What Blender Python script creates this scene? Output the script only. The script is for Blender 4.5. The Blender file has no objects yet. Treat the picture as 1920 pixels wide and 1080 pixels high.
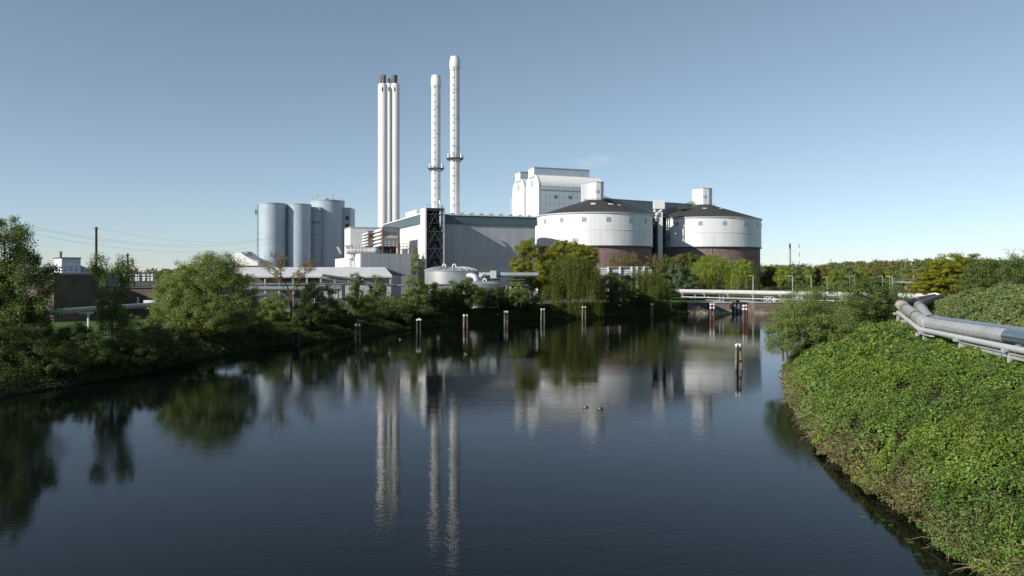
import bpy, math, random
import numpy as np
from mathutils import Vector, Matrix

# ------------------------------------------------------------------ camera, sky, sun, exposure
scene = bpy.context.scene
COL = scene.collection
CAM_H = 14.0
F = 1400.0            # focal length in pixels of a 1920 wide picture
HZ = 508.0            # horizon row
cam_d = bpy.data.cameras.new('camera')
cam_d.sensor_width = 36.0
cam_d.lens = 36.0 * F / 1920.0
cam_d.shift_y = -(540.0 - HZ) / 1920.0
cam_d.clip_start = 0.5
cam_d.clip_end = 12000
cam = bpy.data.objects.new('camera', cam_d)
cam.location = (0, 0, CAM_H)
cam.rotation_euler = (math.radians(90), 0, 0)
COL.objects.link(cam)
scene.camera = cam

SUN_EL = math.radians(27.0)
SUN_DIR = Vector((-0.829 * math.cos(SUN_EL), -0.559 * math.cos(SUN_EL), math.sin(SUN_EL)))
world = bpy.data.worlds.new("World")
scene.world = world
world.use_nodes = True
wn = world.node_tree
wn.nodes.clear()
w_out = wn.nodes.new('ShaderNodeOutputWorld')
w_bg = wn.nodes.new('ShaderNodeBackground')
w_sky = wn.nodes.new('ShaderNodeTexSky')
w_sky.sky_type = 'NISHITA'
w_sky.sun_disc = False
w_sky.sun_elevation = SUN_EL
w_sky.sun_rotation = math.radians(236.0)
w_sky.altitude = 0
w_sky.air_density = 0.72
w_sky.dust_density = 0.08
w_sky.ozone_density = 4.0
w_hsv = wn.nodes.new('ShaderNodeHueSaturation')
w_hsv.inputs["Saturation"].default_value = 0.76
w_hsv.inputs['Hue'].default_value = 0.488
w_bg.inputs['Strength'].default_value = 0.121
wn.links.new(w_sky.outputs[0], w_hsv.inputs['Color'])
w_gam = wn.nodes.new('ShaderNodeGamma')          # gamma flattens the sky gradient by colour; no haze is built
w_gam.inputs['Gamma'].default_value = 0.88
wn.links.new(w_hsv.outputs[0], w_gam.inputs['Color'])
wn.links.new(w_gam.outputs[0], w_bg.inputs['Color'])
wn.links.new(w_bg.outputs[0], w_out.inputs['Surface'])

sun_d = bpy.data.lights.new('sun', 'SUN')
sun_d.energy = 4.8
sun_d.angle = math.radians(0.53)
sun_d.color = (1.0, 0.95, 0.87)
sun_o = bpy.data.objects.new('sun', sun_d)
sun_o.rotation_euler = SUN_DIR.to_track_quat('Z', 'Y').to_euler()
sun_o.location = (-200, -100, 200)
COL.objects.link(sun_o)

scene.view_settings.view_transform = 'Standard'
scene.view_settings.look = 'None'
scene.view_settings.exposure = 0.26
scene.view_settings.gamma = 1.0
scene.cycles.use_denoising = True
scene.cycles.max_bounces = 6
scene.cycles.diffuse_bounces = 2
scene.cycles.glossy_bounces = 3
scene.cycles.transmission_bounces = 3
scene.cycles.transparent_max_bounces = 6
scene.cycles.volume_bounces = 2
scene.cycles.caustics_reflective = False
scene.cycles.caustics_refractive = False

# ------------------------------------------------------------------ helpers
def W(px, py, D):
    """world point seen at pixel (px, py) of the photograph at depth D metres"""
    return Vector(((px - 960.0) / F * D, D, CAM_H - (py - HZ) / F * D))

def Z(py, D):
    return CAM_H - (py - HZ) / F * D

def X(px, D):
    return (px - 960.0) / F * D

ORIGIN = {}

def tag(o, label=None, cat=None, group=None, kind=None, category=None):
    cat = cat or category
    if label: o['label'] = label
    if cat: o['category'] = cat
    if group: o['group'] = group
    if kind: o['kind'] = kind
    return o

def thing(name, loc, label, cat, group=None):
    o = bpy.data.objects.new(name, None)
    o.empty_display_size = 0.5
    COL.objects.link(o)
    o.location = loc
    ORIGIN[o.name] = Vector(loc)
    return tag(o, label, cat, group)

def link_mesh(name, me, parent, origin):
    o = bpy.data.objects.new(name, me)
    COL.objects.link(o)
    if parent is not None:
        o.parent = parent
        ORIGIN[o.name] = ORIGIN[parent.name]
    else:
        o.location = origin
        ORIGIN[o.name] = Vector(origin)
    return o

class MB:
    """collects boxes, prisms, tubes and lathes in world coordinates; build() links them as ONE mesh"""
    def __init__(self):
        self.v = []; self.f = []; self.uv = []; self.mi = []
        self.cur = 0
    def face(self, pts, uv=None):
        n = len(self.v)
        self.v.extend([tuple(p) for p in pts])
        self.f.append(tuple(range(n, n + len(pts))))
        self.uv.append(uv); self.mi.append(self.cur)
    def hexa(self, p):
        """8 corners: bottom 0-3 counter-clockwise seen from above, top 4-7"""
        n = len(self.v)
        self.v.extend([tuple(q) for q in p])
        for q in ((3, 2, 1, 0), (4, 5, 6, 7), (0, 1, 5, 4), (1, 2, 6, 5), (2, 3, 7, 6), (3, 0, 4, 7)):
            self.f.append(tuple(n + k for k in q)); self.uv.append(None); self.mi.append(self.cur)
    def box(self, x0, x1, y0, y1, z0, z1, fr=None):
        c = [(x0, y0), (x1, y0), (x1, y1), (x0, y1)]
        if fr: c = [fr.xy(a, b) for a, b in c]
        self.hexa([(a, b, z0) for a, b in c] + [(a, b, z1) for a, b in c])
    def prism(self, poly, ext):
        """polygon of 3-D points extruded along vector ext"""
        ext = Vector(ext); poly = [Vector(p) for p in poly]
        n = len(poly); s = len(self.v)
        self.v.extend([tuple(p) for p in poly] + [tuple(p + ext) for p in poly])
        nrm = Vector((0, 0, 0))
        for i in range(n):
            nrm += poly[i].cross(poly[(i + 1) % n])
        fl = nrm.dot(ext) > 0
        a = list(range(s, s + n)); b = list(range(s + n, s + 2 * n))
        fs = [a[::-1] if fl else a, b if fl else b[::-1]]
        for i in range(n):
            j = (i + 1) % n
            q = [a[i], a[j], b[j], b[i]]
            fs.append(q if fl else q[::-1])
        for q in fs:
            self.f.append(tuple(q)); self.uv.append(None); self.mi.append(self.cur)
    def bar(self, p, q, w, h=None):
        """square bar between two points"""
        h = h or w
        p = Vector(p); q = Vector(q); d = (q - p)
        if d.length < 1e-6: return
        d.normalize()
        up = Vector((0, 0, 1)) if abs(d.z) < 0.95 else Vector((1, 0, 0))
        s = d.cross(up).normalized() * (w / 2); t = s.cross(d).normalized() * (h / 2)
        poly = [p - s - t, p + s - t, p + s + t, p - s + t]
        self.prism(poly, q - p)
    def tube(self, path, rad, n=8, caps=True, seam=0.0):
        path = [Vector(p) for p in path]
        m = len(path)
        if not hasattr(rad, '__len__'): rad = [rad] * m
        s0 = len(self.v); ref = None; L = 0.0; Ls = []
        for i in range(m):
            if i == 0: d = path[1] - path[0]
            elif i == m - 1: d = path[-1] - path[-2]
            else: d = (path[i + 1] - path[i]).normalized() + (path[i] - path[i - 1]).normalized()
            if d.length < 1e-9: d = Vector((0, 0, 1))
            d.normalize()
            if ref is None:
                ref = Vector((0, 0, 1)) if abs(d.z) < 0.9 else Vector((0, 1, 0))
            s = d.cross(ref)
            if s.length < 1e-4: s = d.cross(Vector((1, 0, 0)))
            s.normalize(); t = s.cross(d).normalized(); ref = t
            k = 1.0
            if 0 < i < m - 1:
                c = (path[i + 1] - path[i]).normalized().dot((path[i] - path[i - 1]).normalized())
                k = 1.0 / max(0.5, math.sqrt(max(0.05, (1 + c) / 2)))
                k = min(k, 1.25)
            if i: L += (path[i] - path[i - 1]).length
            Ls.append(L)
            for j in range(n):
                a = 2 * math.pi * j / n
                self.v.append(tuple(path[i] + (s * math.cos(a) + t * math.sin(a)) * rad[i] * k))
        for i in range(m - 1):
            for j in range(n):
                j2 = (j + 1) % n
                self.f.append((s0 + i * n + j, s0 + i * n + j2, s0 + (i + 1) * n + j2, s0 + (i + 1) * n + j))
                c = 2 * math.pi * max(rad[i], 1e-3) / n
                self.uv.append([(Ls[i], j * c), (Ls[i], (j + 1) * c), (Ls[i + 1], (j + 1) * c), (Ls[i + 1], j * c)])
                self.mi.append(self.cur)
        if caps:
            self.f.append(tuple(s0 + j for j in range(n))[::-1]); self.uv.append(None); self.mi.append(self.cur)
            e = s0 + (m - 1) * n
            self.f.append(tuple(e + j for j in range(n))); self.uv.append(None); self.mi.append(self.cur)
    def lathe(self, cx, cy, prof, n=48, caps=True, a0=0.0):
        """prof: list of (r, z) going up or down"""
        s0 = len(self.v); m = len(prof)
        for r, z in prof:
            for j in range(n):
                a = 2 * math.pi * j / n + a0
                self.v.append((cx + r * math.cos(a), cy + r * math.sin(a), z))
        up = prof[-1][1] >= prof[0][1]
        d = [0.0]
        for i in range(1, m):
            d.append(d[-1] + math.hypot(prof[i][0] - prof[i - 1][0], prof[i][1] - prof[i - 1][1]) * (1 if up else -1))
        R = max(r for r, z in prof)
        for i in range(m - 1):
            for j in range(n):
                j2 = (j + 1) % n
                q = (s0 + i * n + j, s0 + i * n + j2, s0 + (i + 1) * n + j2, s0 + (i + 1) * n + j)
                c = 2 * math.pi * R / n
                u = [(j * c, prof[0][1] + d[i]), ((j + 1) * c, prof[0][1] + d[i]), ((j + 1) * c, prof[0][1] + d[i + 1]), (j * c, prof[0][1] + d[i + 1])]
                if not up: q = q[::-1]; u = u[::-1]
                self.f.append(q); self.uv.append(u); self.mi.append(self.cur)
        if caps:
            lo, hi = (0, m - 1) if up else (m - 1, 0)
            if prof[lo][0] > 0.02:
                self.f.append(tuple(s0 + lo * n + j for j in range(n))[::-1]); self.uv.append(None); self.mi.append(self.cur)
            if prof[hi][0] > 0.02:
                self.f.append(tuple(s0 + hi * n + j for j in range(n))); self.uv.append(None); self.mi.append(self.cur)
    def build(self, name, mats, parent=None, origin=None, smooth=False, **tags):
        if not isinstance(mats, (list, tuple)): mats = [mats]
        if parent is not None: o0 = ORIGIN[parent.name]
        elif origin is not None: o0 = Vector(origin)
        else:
            a = np.array(self.v); o0 = Vector(((a[:, 0].min() + a[:, 0].max()) / 2, (a[:, 1].min() + a[:, 1].max()) / 2, a[:, 2].min()))
        me = bpy.data.meshes.new(name)
        me.from_pydata(self.v, [], self.f)
        for m in mats: me.materials.append(m)
        me.polygons.foreach_set('material_index', self.mi)
        uvl = me.uv_layers.new(name='uv')
        buf = []
        for p, uv in zip(me.polygons, self.uv):
            if uv is None:
                nx, ny, nz = p.normal
                if abs(nz) > 0.8:
                    for vi in p.vertices: c = self.v[vi]; buf += [c[0], c[1]]
                else:
                    h = math.hypot(nx, ny); tx, ty = -ny / h, nx / h
                    sl = 1.0 / max(0.2, h)
                    for vi in p.vertices: c = self.v[vi]; buf += [c[0] * tx + c[1] * ty, c[2] * sl]
            else:
                for u, v in uv: buf += [u, v]
        uvl.data.foreach_set('uv', buf)
        if smooth:
            me.polygons.foreach_set('use_smooth', [True] * len(me.polygons))
            me.set_sharp_from_angle(angle=math.radians(35))
        me.transform(Matrix.Translation(-o0))
        me.update()
        o = link_mesh(name, me, parent, o0)
        tag(o, **tags)
        return o

class Frame:
    def __init__(self, ox, oy, ang):
        self.o = (ox, oy); self.u = (math.cos(ang), math.sin(ang)); self.w = (-math.sin(ang), math.cos(ang))
    def xy(self, a, b):
        return (self.o[0] + a * self.u[0] + b * self.w[0], self.o[1] + a * self.u[1] + b * self.w[1])
    def p(self, a, b, z):
        x, y = self.xy(a, b); return Vector((x, y, z))

# ------------------------------------------------------------------ materials
def new_mat(name):
    m = bpy.data.materials.new(name); m.use_nodes = True
    nt = m.node_tree
    b = nt.nodes['Principled BSDF']
    return m, nt, b

def mixcol(nt, mode='MULTIPLY'):
    n = nt.nodes.new('ShaderNodeMix'); n.data_type = 'RGBA'; n.blend_type = mode
    return n, n.inputs[0], n.inputs[6], n.inputs[7], n.outputs[2]

def noise(nt, coord, scale, detail=4.0, rough=0.6, stretch=None):
    n = nt.nodes.new('ShaderNodeTexNoise')
    n.inputs['Scale'].default_value = scale; n.inputs['Detail'].default_value = detail; n.inputs['Roughness'].default_value = rough
    if stretch:
        mp = nt.nodes.new('ShaderNodeMapping'); mp.inputs['Scale'].default_value = stretch
        nt.links.new(coord, mp.inputs['Vector']); coord = mp.outputs[0]
    nt.links.new(coord, n.inputs['Vector'])
    return n.outputs['Fac']

def ramp(nt, fac, stops):
    r = nt.nodes.new('ShaderNodeValToRGB')
    els = r.color_ramp.elements
    while len(els) < len(stops): els.new(0.5)
    for e, (p, c) in zip(els, stops):
        e.position = p; e.color = (*c, 1) if len(c) == 3 else c
    nt.links.new(fac, r.inputs[0])
    return r.outputs[0]

def surf(name, col, rough=0.5, metal=0.0, streak=0.12, sscale=(1.2, 0.06), seam=None, corr=None, dirt=0.0, spec=0.5):
    """painted / metal cladding: vertical streaks, panel seams, corrugation"""
    m, nt, b = new_mat(name)
    uv = nt.nodes.new('ShaderNodeTexCoord').outputs['UV']
    f = noise(nt, uv, 1.0, 5, 0.65, (sscale[0], sscale[1], 1))
    lo = 1.0 - streak * 2
    fac = ramp(nt, f, [(0.3, (lo, lo, lo)), (0.7, (1, 1, 1))])
    n1, fa, A, B, out = mixcol(nt); fa.default_value = 1.0
    A.default_value = (*col, 1); nt.links.new(fac, B)
    cur = out
    f2 = noise(nt, uv, 0.13, 3, 0.5)
    fac2 = ramp(nt, f2, [(0.3, (0.9, 0.9, 0.9)), (0.7, (1, 1, 1))])
    n2, fa, A, B, out = mixcol(nt); fa.default_value = 1.0
    nt.links.new(cur, A); nt.links.new(fac2, B); cur = out
    if seam:
        w, h, size, dark = seam
        br = nt.nodes.new('ShaderNodeTexBrick')
        br.offset = 0.0; br.squash = 1.0
        br.inputs['Scale'].default_value = 1.0
        br.inputs['Brick Width'].default_value = w; br.inputs['Row Height'].default_value = h
        br.inputs['Mortar Size'].default_value = size; br.inputs['Mortar Smooth'].default_value = 0.1
        br.inputs['Bias'].default_value = 0.0
        br.inputs['Color1'].default_value = (1, 1, 1, 1); br.inputs['Color2'].default_value = (0.93, 0.94, 0.95, 1)
        br.inputs['Mortar'].default_value = (dark, dark, dark, 1)
        nt.links.new(uv, br.inputs['Vector'])
        n3, fa, A, B, out = mixcol(nt); fa.default_value = 1.0
        nt.links.new(cur, A); nt.links.new(br.outputs['Color'], B); cur = out
    if dirt:
        f4 = noise(nt, uv, 0.5, 6, 0.7, (1, 0.25, 1))
        d = ramp(nt, f4, [(0.48, (0, 0, 0)), (0.72, (dirt, dirt, dirt))])
        n4, fa, A, B, out = mixcol(nt, 'MIX'); nt.links.new(d, fa)
        nt.links.new(cur, A); B.default_value = (0.16, 0.12, 0.09, 1); cur = out
    nt.links.new(cur, b.inputs['Base Color'])
    b.inputs['Roughness'].default_value = rough
    b.inputs['Metallic'].default_value = metal
    b.inputs['Specular IOR Level'].default_value = spec
    if corr:
        period, strength = corr
        wv = nt.nodes.new('ShaderNodeTexWave'); wv.wave_type = 'BANDS'; wv.bands_direction = 'X'
        wv.inputs['Scale'].default_value = 0.314 / period
        nt.links.new(uv, wv.inputs['Vector'])
        bp = nt.nodes.new('ShaderNodeBump'); bp.inputs['Strength'].default_value = strength; bp.inputs['Distance'].default_value = 0.08
        nt.links.new(wv.outputs['Fac'], bp.inputs['Height']); nt.links.new(bp.outputs[0], b.inputs['Normal'])
    return m

def brick(name, c1, c2, mortar, w=0.5, h=0.16, size=0.02, rough=0.85):
    m, nt, b = new_mat(name)
    uv = nt.nodes.new('ShaderNodeTexCoord').outputs['UV']
    br = nt.nodes.new('ShaderNodeTexBrick')
    br.inputs['Scale'].default_value = 1.0
    br.inputs['Brick Width'].default_value = w; br.inputs['Row Height'].default_value = h; br.inputs['Mortar Size'].default_value = size
    br.inputs['Color1'].default_value = (*c1, 1); br.inputs['Color2'].default_value = (*c2, 1); br.inputs['Mortar'].default_value = (*mortar, 1)
    nt.links.new(uv, br.inputs['Vector'])
    f = noise(nt, uv, 0.35, 6, 0.65)
    g = ramp(nt, f, [(0.3, (0.6, 0.6, 0.6)), (0.7, (1.15, 1.12, 1.1))])
    n3, fa, A, B, out = mixcol(nt); fa.default_value = 1.0
    nt.links.new(br.outputs['Color'], A); nt.links.new(g, B)
    nt.links.new(out, b.inputs['Base Color']); b.inputs['Roughness'].default_value = rough
    return m

def rough_mat(name, c1, c2, scale, rough=0.9, bump=0.3, detail=8):
    """ground, bark, concrete: two colours mixed by noise in object space"""
    m, nt, b = new_mat(name)
    co = nt.nodes.new('ShaderNodeTexCoord').outputs['Object']
    f = noise(nt, co, scale, detail, 0.65)
    c = ramp(nt, f, [(0.32, c1), (0.68, c2)])
    nt.links.new(c, b.inputs['Base Color']); b.inputs['Roughness'].default_value = rough
    b.inputs['Specular IOR Level'].default_value = 0.2
    if bump:
        bp = nt.nodes.new('ShaderNodeBump'); bp.inputs['Strength'].default_value = bump; bp.inputs['Distance'].default_value = 0.1
        nt.links.new(f, bp.inputs['Height']); nt.links.new(bp.outputs[0], b.inputs['Normal'])
    return m

def leaf_mat(name, stops, transl=0.42, patch=0.25, patch_scale=0.35, tint=(1.25, 1.1, 0.7)):
    """leaves: each leaf takes its own hue, patches of younger growth shift it"""
    m, nt, b = new_mat(name)
    geo = nt.nodes.new('ShaderNodeNewGeometry')
    c = ramp(nt, geo.outputs['Random Per Island'], stops)
    co = nt.nodes.new('ShaderNodeTexCoord').outputs['Object']
    f = noise(nt, co, patch_scale, 3, 0.5)
    fm = ramp(nt, f, [(0.4, (0, 0, 0)), (0.62, (patch * 3, patch * 3, patch * 3))])
    n1, fa, A, B, out = mixcol(nt); nt.links.new(fm, fa)
    nt.links.new(c, A); B.default_value = (*tint, 1)
    nt.links.new(out, b.inputs['Base Color'])
    b.inputs['Roughness'].default_value = 0.55
    b.inputs['Specular IOR Level'].default_value = 0.25
    tr = nt.nodes.new('ShaderNodeBsdfTranslucent')
    n2, fa2, A2, B2, out2 = mixcol(nt); fa2.default_value = 1.0
    nt.links.new(out, A2); B2.default_value = (1.3, 1.25, 0.55, 1)
    nt.links.new(out2, tr.inputs['Color'])
    mx = nt.nodes.new('ShaderNodeMixShader'); mx.inputs[0].default_value = transl
    nt.links.new(b.outputs[0], mx.inputs[1]); nt.links.new(tr.outputs[0], mx.inputs[2])
    nt.links.new(mx.outputs[0], nt.nodes['Material Output'].inputs['Surface'])
    return m

M = {}
M['white'] = surf('white_paint', (0.80, 0.80, 0.79), 0.45, streak=0.05, sscale=(0.8, 0.03), seam=(8, 6.5, 0.05, 0.8), spec=0.3)
M['white_plain'] = surf('white_coating', (0.80, 0.79, 0.77), 0.5, streak=0.04, spec=0.3)
M['white_clad'] = surf('white_cladding', (0.80, 0.81, 0.81), 0.45, streak=0.08, sscale=(0.55, 0.02), seam=(1.1, 14, 0.03, 0.82), spec=0.4)
M['hall_shade_clad'] = surf('hall_shade_cladding', (0.49, 0.51, 0.525), 0.5, streak=0.07, sscale=(0.5, 0.012), seam=(1.2, 9.5, 0.045, 0.86), spec=0.3)  # white hall paint greyed: shade of the front put into the colour
M['grey_clad'] = surf('grey_corrugated', (0.42, 0.445, 0.465), 0.5, streak=0.16, sscale=(1.1, 0.01), seam=(0.9, 30, 0.05, 0.8), spec=0.3)
M['silo'] = surf('silo_cladding', (0.42, 0.50, 0.56), 0.42, streak=0.03, sscale=(1.0, 0.03), seam=(2.6, 5.2, 0.06, 0.8), spec=0.5)
M['silo_panel'] = surf('silo_glazed_panels', (0.34, 0.41, 0.47), 0.4, streak=0.03, seam=(1.3, 2.6, 0.09, 0.55))
M['glass_panel'] = surf('boiler_house_panels', (0.50, 0.58, 0.63), 0.32, streak=0.03, seam=(2.7, 3.6, 0.13, 0.62))
M['teal'] = surf('teal_fascia', (0.10, 0.155, 0.175), 0.5, streak=0.05, seam=(6.5, 30, 0.06, 0.8))
M['dark_steel'] = surf('dark_steel', (0.06, 0.07, 0.076), 0.55, streak=0.1)
M['black'] = surf('black_recess', (0.02, 0.024, 0.027), 0.7, streak=0.05)
M['tank_brick'] = brick('tank_brick', (0.20, 0.132, 0.124), (0.235, 0.155, 0.145), (0.22, 0.17, 0.165), 0.6, 0.3, 0.02)
M['roof_felt'] = surf('roof_felt', (0.062, 0.064, 0.064), 0.85, streak=0.12, sscale=(0.5, 0.05), spec=0.15)
M['steel'] = surf('galvanised_steel', (0.45, 0.48, 0.51), 0.42, metal=0.5, streak=0.08, sscale=(0.4, 0.4))
M['pale_steel'] = surf('pale_steel', (0.62, 0.63, 0.63), 0.45, metal=0.2, streak=0.06, sscale=(0.4, 0.4))
M['stainless'] = surf('stainless_tank', (0.62, 0.61, 0.58), 0.38, metal=0.55, streak=0.07, sscale=(0.5, 0.08), seam=(4.2, 20, 0.05, 0.75))
M['pipe'] = surf('pipe_jacket', (0.58, 0.58, 0.565), 0.4, metal=0.3, streak=0.12, sscale=(1.6, 0.25), seam=(1.05, 60, 0.022, 0.6), dirt=0.35)
M['pipe_new'] = surf('new_pipe_jacket', (0.34, 0.39, 0.44), 0.25, metal=0.8, streak=0.06, sscale=(1.0, 0.3), seam=(1.05, 60, 0.02, 0.7))
M['pipe_blue'] = surf('weathered_pipe_jacket', (0.36, 0.40, 0.42), 0.4, metal=0.4, streak=0.1, sscale=(0.8, 0.3), seam=(1.4, 60, 0.02, 0.75), dirt=0.3)
M['pipe_dark'] = surf('rusty_dark_pipe', (0.12, 0.11, 0.105), 0.6, metal=0.1, streak=0.15, sscale=(0.8, 0.5), dirt=0.7)
M['pipe_pale'] = surf('pale_pipe_jacket', (0.66, 0.63, 0.59), 0.42, metal=0.15, streak=0.08, sscale=(0.6, 0.2), seam=(6.0, 60, 0.05, 0.7))
M['beam'] = surf('steel_beam', (0.42, 0.43, 0.42), 0.5, streak=0.1, dirt=0.35)
M['beam_pale'] = surf('pale_louvre', (0.52, 0.54, 0.55), 0.5)
M['rust'] = surf('rusty_steel', (0.20, 0.11, 0.07), 0.8, streak=0.2, sscale=(2, 1), spec=0.2)
M['shed_roof'] = surf('shed_roof_sheet', (0.68, 0.68, 0.67), 0.55, streak=0.07, sscale=(1.2, 0.05), seam=(1.3, 30, 0.07, 0.8), dirt=0.06)
M['shed_wall_shade'] = surf('shed_wall_shade', (0.40, 0.41, 0.41), 0.6, streak=0.08)  # white wall darkened, the eave's shade put into its colour
M['brick_wall'] = brick('weathered_brick', (0.10, 0.066, 0.058), (0.13, 0.085, 0.073), (0.12, 0.10, 0.092))
M['quay_brick'] = brick('quay_brick', (0.14, 0.10, 0.085), (0.22, 0.16, 0.13), (0.17, 0.15, 0.13), 0.9, 0.35, 0.04)
M['quay_foot'] = rough_mat('quay_foot_stone', (0.16, 0.14, 0.09), (0.42, 0.38, 0.30), 0.6)
M['flue'] = surf('sooty_flue', (0.135, 0.125, 0.12), 0.7, streak=0.15)
M['concrete'] = rough_mat('concrete', (0.30, 0.29, 0.27), (0.45, 0.43, 0.40), 0.8, bump=0.15)
M['rust_concrete'] = rough_mat('stained_concrete', (0.34, 0.22, 0.15), (0.52, 0.49, 0.45), 0.9, bump=0.15)
M['timber'] = rough_mat('weathered_timber', (0.10, 0.085, 0.07), (0.24, 0.21, 0.18), 1.6)
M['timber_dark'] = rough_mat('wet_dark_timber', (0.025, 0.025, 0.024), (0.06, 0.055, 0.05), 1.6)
M['timber_red'] = rough_mat('red_brown_timber', (0.09, 0.05, 0.04), (0.16, 0.09, 0.07), 1.6)
M['cap'] = rough_mat('white_pile_cap', (0.62, 0.61, 0.57), (0.80, 0.79, 0.76), 2.5, bump=0.1)
M['bark'] = rough_mat('bark', (0.04, 0.032, 0.024), (0.10, 0.08, 0.06), 2.5)
M['bark_birch'] = rough_mat('birch_bark', (0.16, 0.14, 0.12), (0.62, 0.58, 0.52), 1.4)
M['bark_brown'] = rough_mat('brown_twigs', (0.09, 0.065, 0.04), (0.17, 0.12, 0.07), 2.5)
M['deadstem'] = rough_mat('dead_stems', (0.14, 0.095, 0.06), (0.30, 0.22, 0.15), 1.5, bump=0)
M['red'] = surf('red_paint', (0.45, 0.07, 0.04), 0.5)
M['orange'] = surf('orange_paint', (0.55, 0.2, 0.08), 0.5)
M['teal_door'] = surf('teal_door', (0.05, 0.22, 0.26), 0.5)
M['glass'] = surf('window_glass', (0.10, 0.13, 0.15), 0.15, streak=0.02)
M['glass_soft'] = surf('frosted_window', (0.36, 0.41, 0.44), 0.3, streak=0.02)
M['duck'] = rough_mat('duck_feathers', (0.07, 0.055, 0.045), (0.17, 0.13, 0.10), 9, bump=0)
M['duck_pale'] = rough_mat('duck_breast', (0.35, 0.30, 0.25), (0.55, 0.5, 0.44), 9, bump=0)
M['duck_bill'] = surf('duck_bill', (0.35, 0.22, 0.05), 0.5)

def sc(c, k): return tuple(x * k for x in c)
def lstops(dark, mid, light, k=2.15):
    return [(0.0, sc(dark, k)), (0.5, sc(mid, k)), (1.0, sc(light, k))]
LEAF = {
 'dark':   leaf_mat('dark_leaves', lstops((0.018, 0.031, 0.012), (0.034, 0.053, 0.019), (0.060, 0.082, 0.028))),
 'mid':    leaf_mat('green_leaves', lstops((0.029, 0.047, 0.017), (0.054, 0.080, 0.026), (0.088, 0.116, 0.038))),
 'willow': leaf_mat('olive_willow_leaves', lstops((0.048, 0.068, 0.022), (0.085, 0.115, 0.036), (0.13, 0.165, 0.055)), tint=(1.15, 1.05, 0.8)),
 'weep':   leaf_mat('weeping_willow_leaves', lstops((0.060, 0.088, 0.018), (0.105, 0.140, 0.026), (0.155, 0.195, 0.042))),
 'yellow': leaf_mat('yellow_green_leaves', lstops((0.075, 0.086, 0.015), (0.132, 0.146, 0.021), (0.19, 0.198, 0.032), 1.75)),
 'bright': leaf_mat('bright_yellow_leaves', lstops((0.095, 0.112, 0.012), (0.180, 0.195, 0.016), (0.255, 0.262, 0.026), 1.3), patch=0.15),
 'olive':  leaf_mat('olive_buds', lstops((0.055, 0.055, 0.022), (0.095, 0.09, 0.032), (0.135, 0.12, 0.042))),
 'grey':   leaf_mat('grey_green_leaves', lstops((0.035, 0.062, 0.03), (0.066, 0.105, 0.055), (0.12, 0.16, 0.095)), patch=0.1),
 'brown':  leaf_mat('brown_leaves', lstops((0.07, 0.048, 0.022), (0.115, 0.082, 0.032), (0.16, 0.12, 0.045)), patch=0.1),
 'bramble': leaf_mat('bramble_leaves', lstops((0.034, 0.062, 0.014), (0.085, 0.150, 0.026), (0.180, 0.242, 0.046), 1.42), transl=0.34, patch=0.12, patch_scale=0.18, tint=(1.35, 1.1, 0.65)),
 'hang': leaf_mat('hanging_willow_leaves', lstops((0.036, 0.054, 0.012), (0.080, 0.106, 0.020), (0.135, 0.160, 0.034), 1.6), patch=.1),
 'nettle': leaf_mat('nettle_leaves', lstops((0.028, 0.055, 0.013), (0.062, 0.118, 0.024), (0.125, 0.19, 0.042), 1.35), transl=0.3, patch=0.1),
 'ivy':    leaf_mat('hedge_leaves', lstops((0.034, 0.052, 0.018), (0.068, 0.098, 0.032), (0.125, 0.15, 0.058)), patch=0.1, patch_scale=0.3, tint=(1.25, 1.1, 0.75)),
 'flower': leaf_mat('yellow_flowers', lstops((0.45, 0.36, 0.02), (0.55, 0.45, 0.03), (0.6, 0.5, 0.05), 1.0), patch=0.0),
 'dry':    leaf_mat('dry_leaves', lstops((0.12, 0.085, 0.05), (0.19, 0.14, 0.085), (0.26, 0.21, 0.13), 1.0), patch=0.1),
 'under':  leaf_mat('undergrowth_leaves', lstops((0.021, 0.036, 0.013), (0.042, 0.064, 0.021), (0.076, 0.105, 0.033), 1.45), patch=0.3, patch_scale=0.2),
}

# ------------------------------------------------------------------ numpy noise and leaf meshes
def vnoise(x, y, scale, seed=0):
    x = np.asarray(x) / scale; y = np.asarray(y) / scale
    xi = np.floor(x).astype(np.int64); yi = np.floor(y).astype(np.int64)
    fx = x - xi; fy = y - yi
    fx = fx * fx * (3 - 2 * fx); fy = fy * fy * (3 - 2 * fy)
    def h(a, b):
        n = (a * 374761393 + b * 668265263 + seed * 974711) & 0x7fffffff
        n = ((n ^ (n >> 13)) * 1274126177) & 0x7fffffff
        return ((n ^ (n >> 16)) & 0xffff) / 65535.0
    return (h(xi, yi) * (1 - fx) + h(xi + 1, yi) * fx) * (1 - fy) + (h(xi, yi + 1) * (1 - fx) + h(xi + 1, yi + 1) * fx) * fy

def leaf_quads(P, N, size, rng, aspect=0.62, along=None):
    """diamond leaves at points P facing N (random spin, or long axis near `along`)"""
    n = len(P)
    N = N / np.maximum(np.linalg.norm(N, axis=1, keepdims=True), 1e-6)
    if along is None: r = rng.normal(size=(n, 3))
    else: r = along + rng.normal(size=(n, 3)) * 0.25
    T = r - (r * N).sum(1, keepdims=True) * N
    T /= np.maximum(np.linalg.norm(T, axis=1, keepdims=True), 1e-6)
    B = np.cross(N, T)
    s = (np.asarray(size) * rng.uniform(0.6, 1.35, n))[:, None]
    k = 0.5 * s
    Q = np.empty((n, 4, 3))
    Q[:, 0] = P - T * k; Q[:, 1] = P + B * k * aspect - T * k * 0.1 + N * k * 0.15
    Q[:, 2] = P + T * k; Q[:, 3] = P - B * k * aspect - T * k * 0.1 + N * k * 0.15
    return Q

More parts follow.
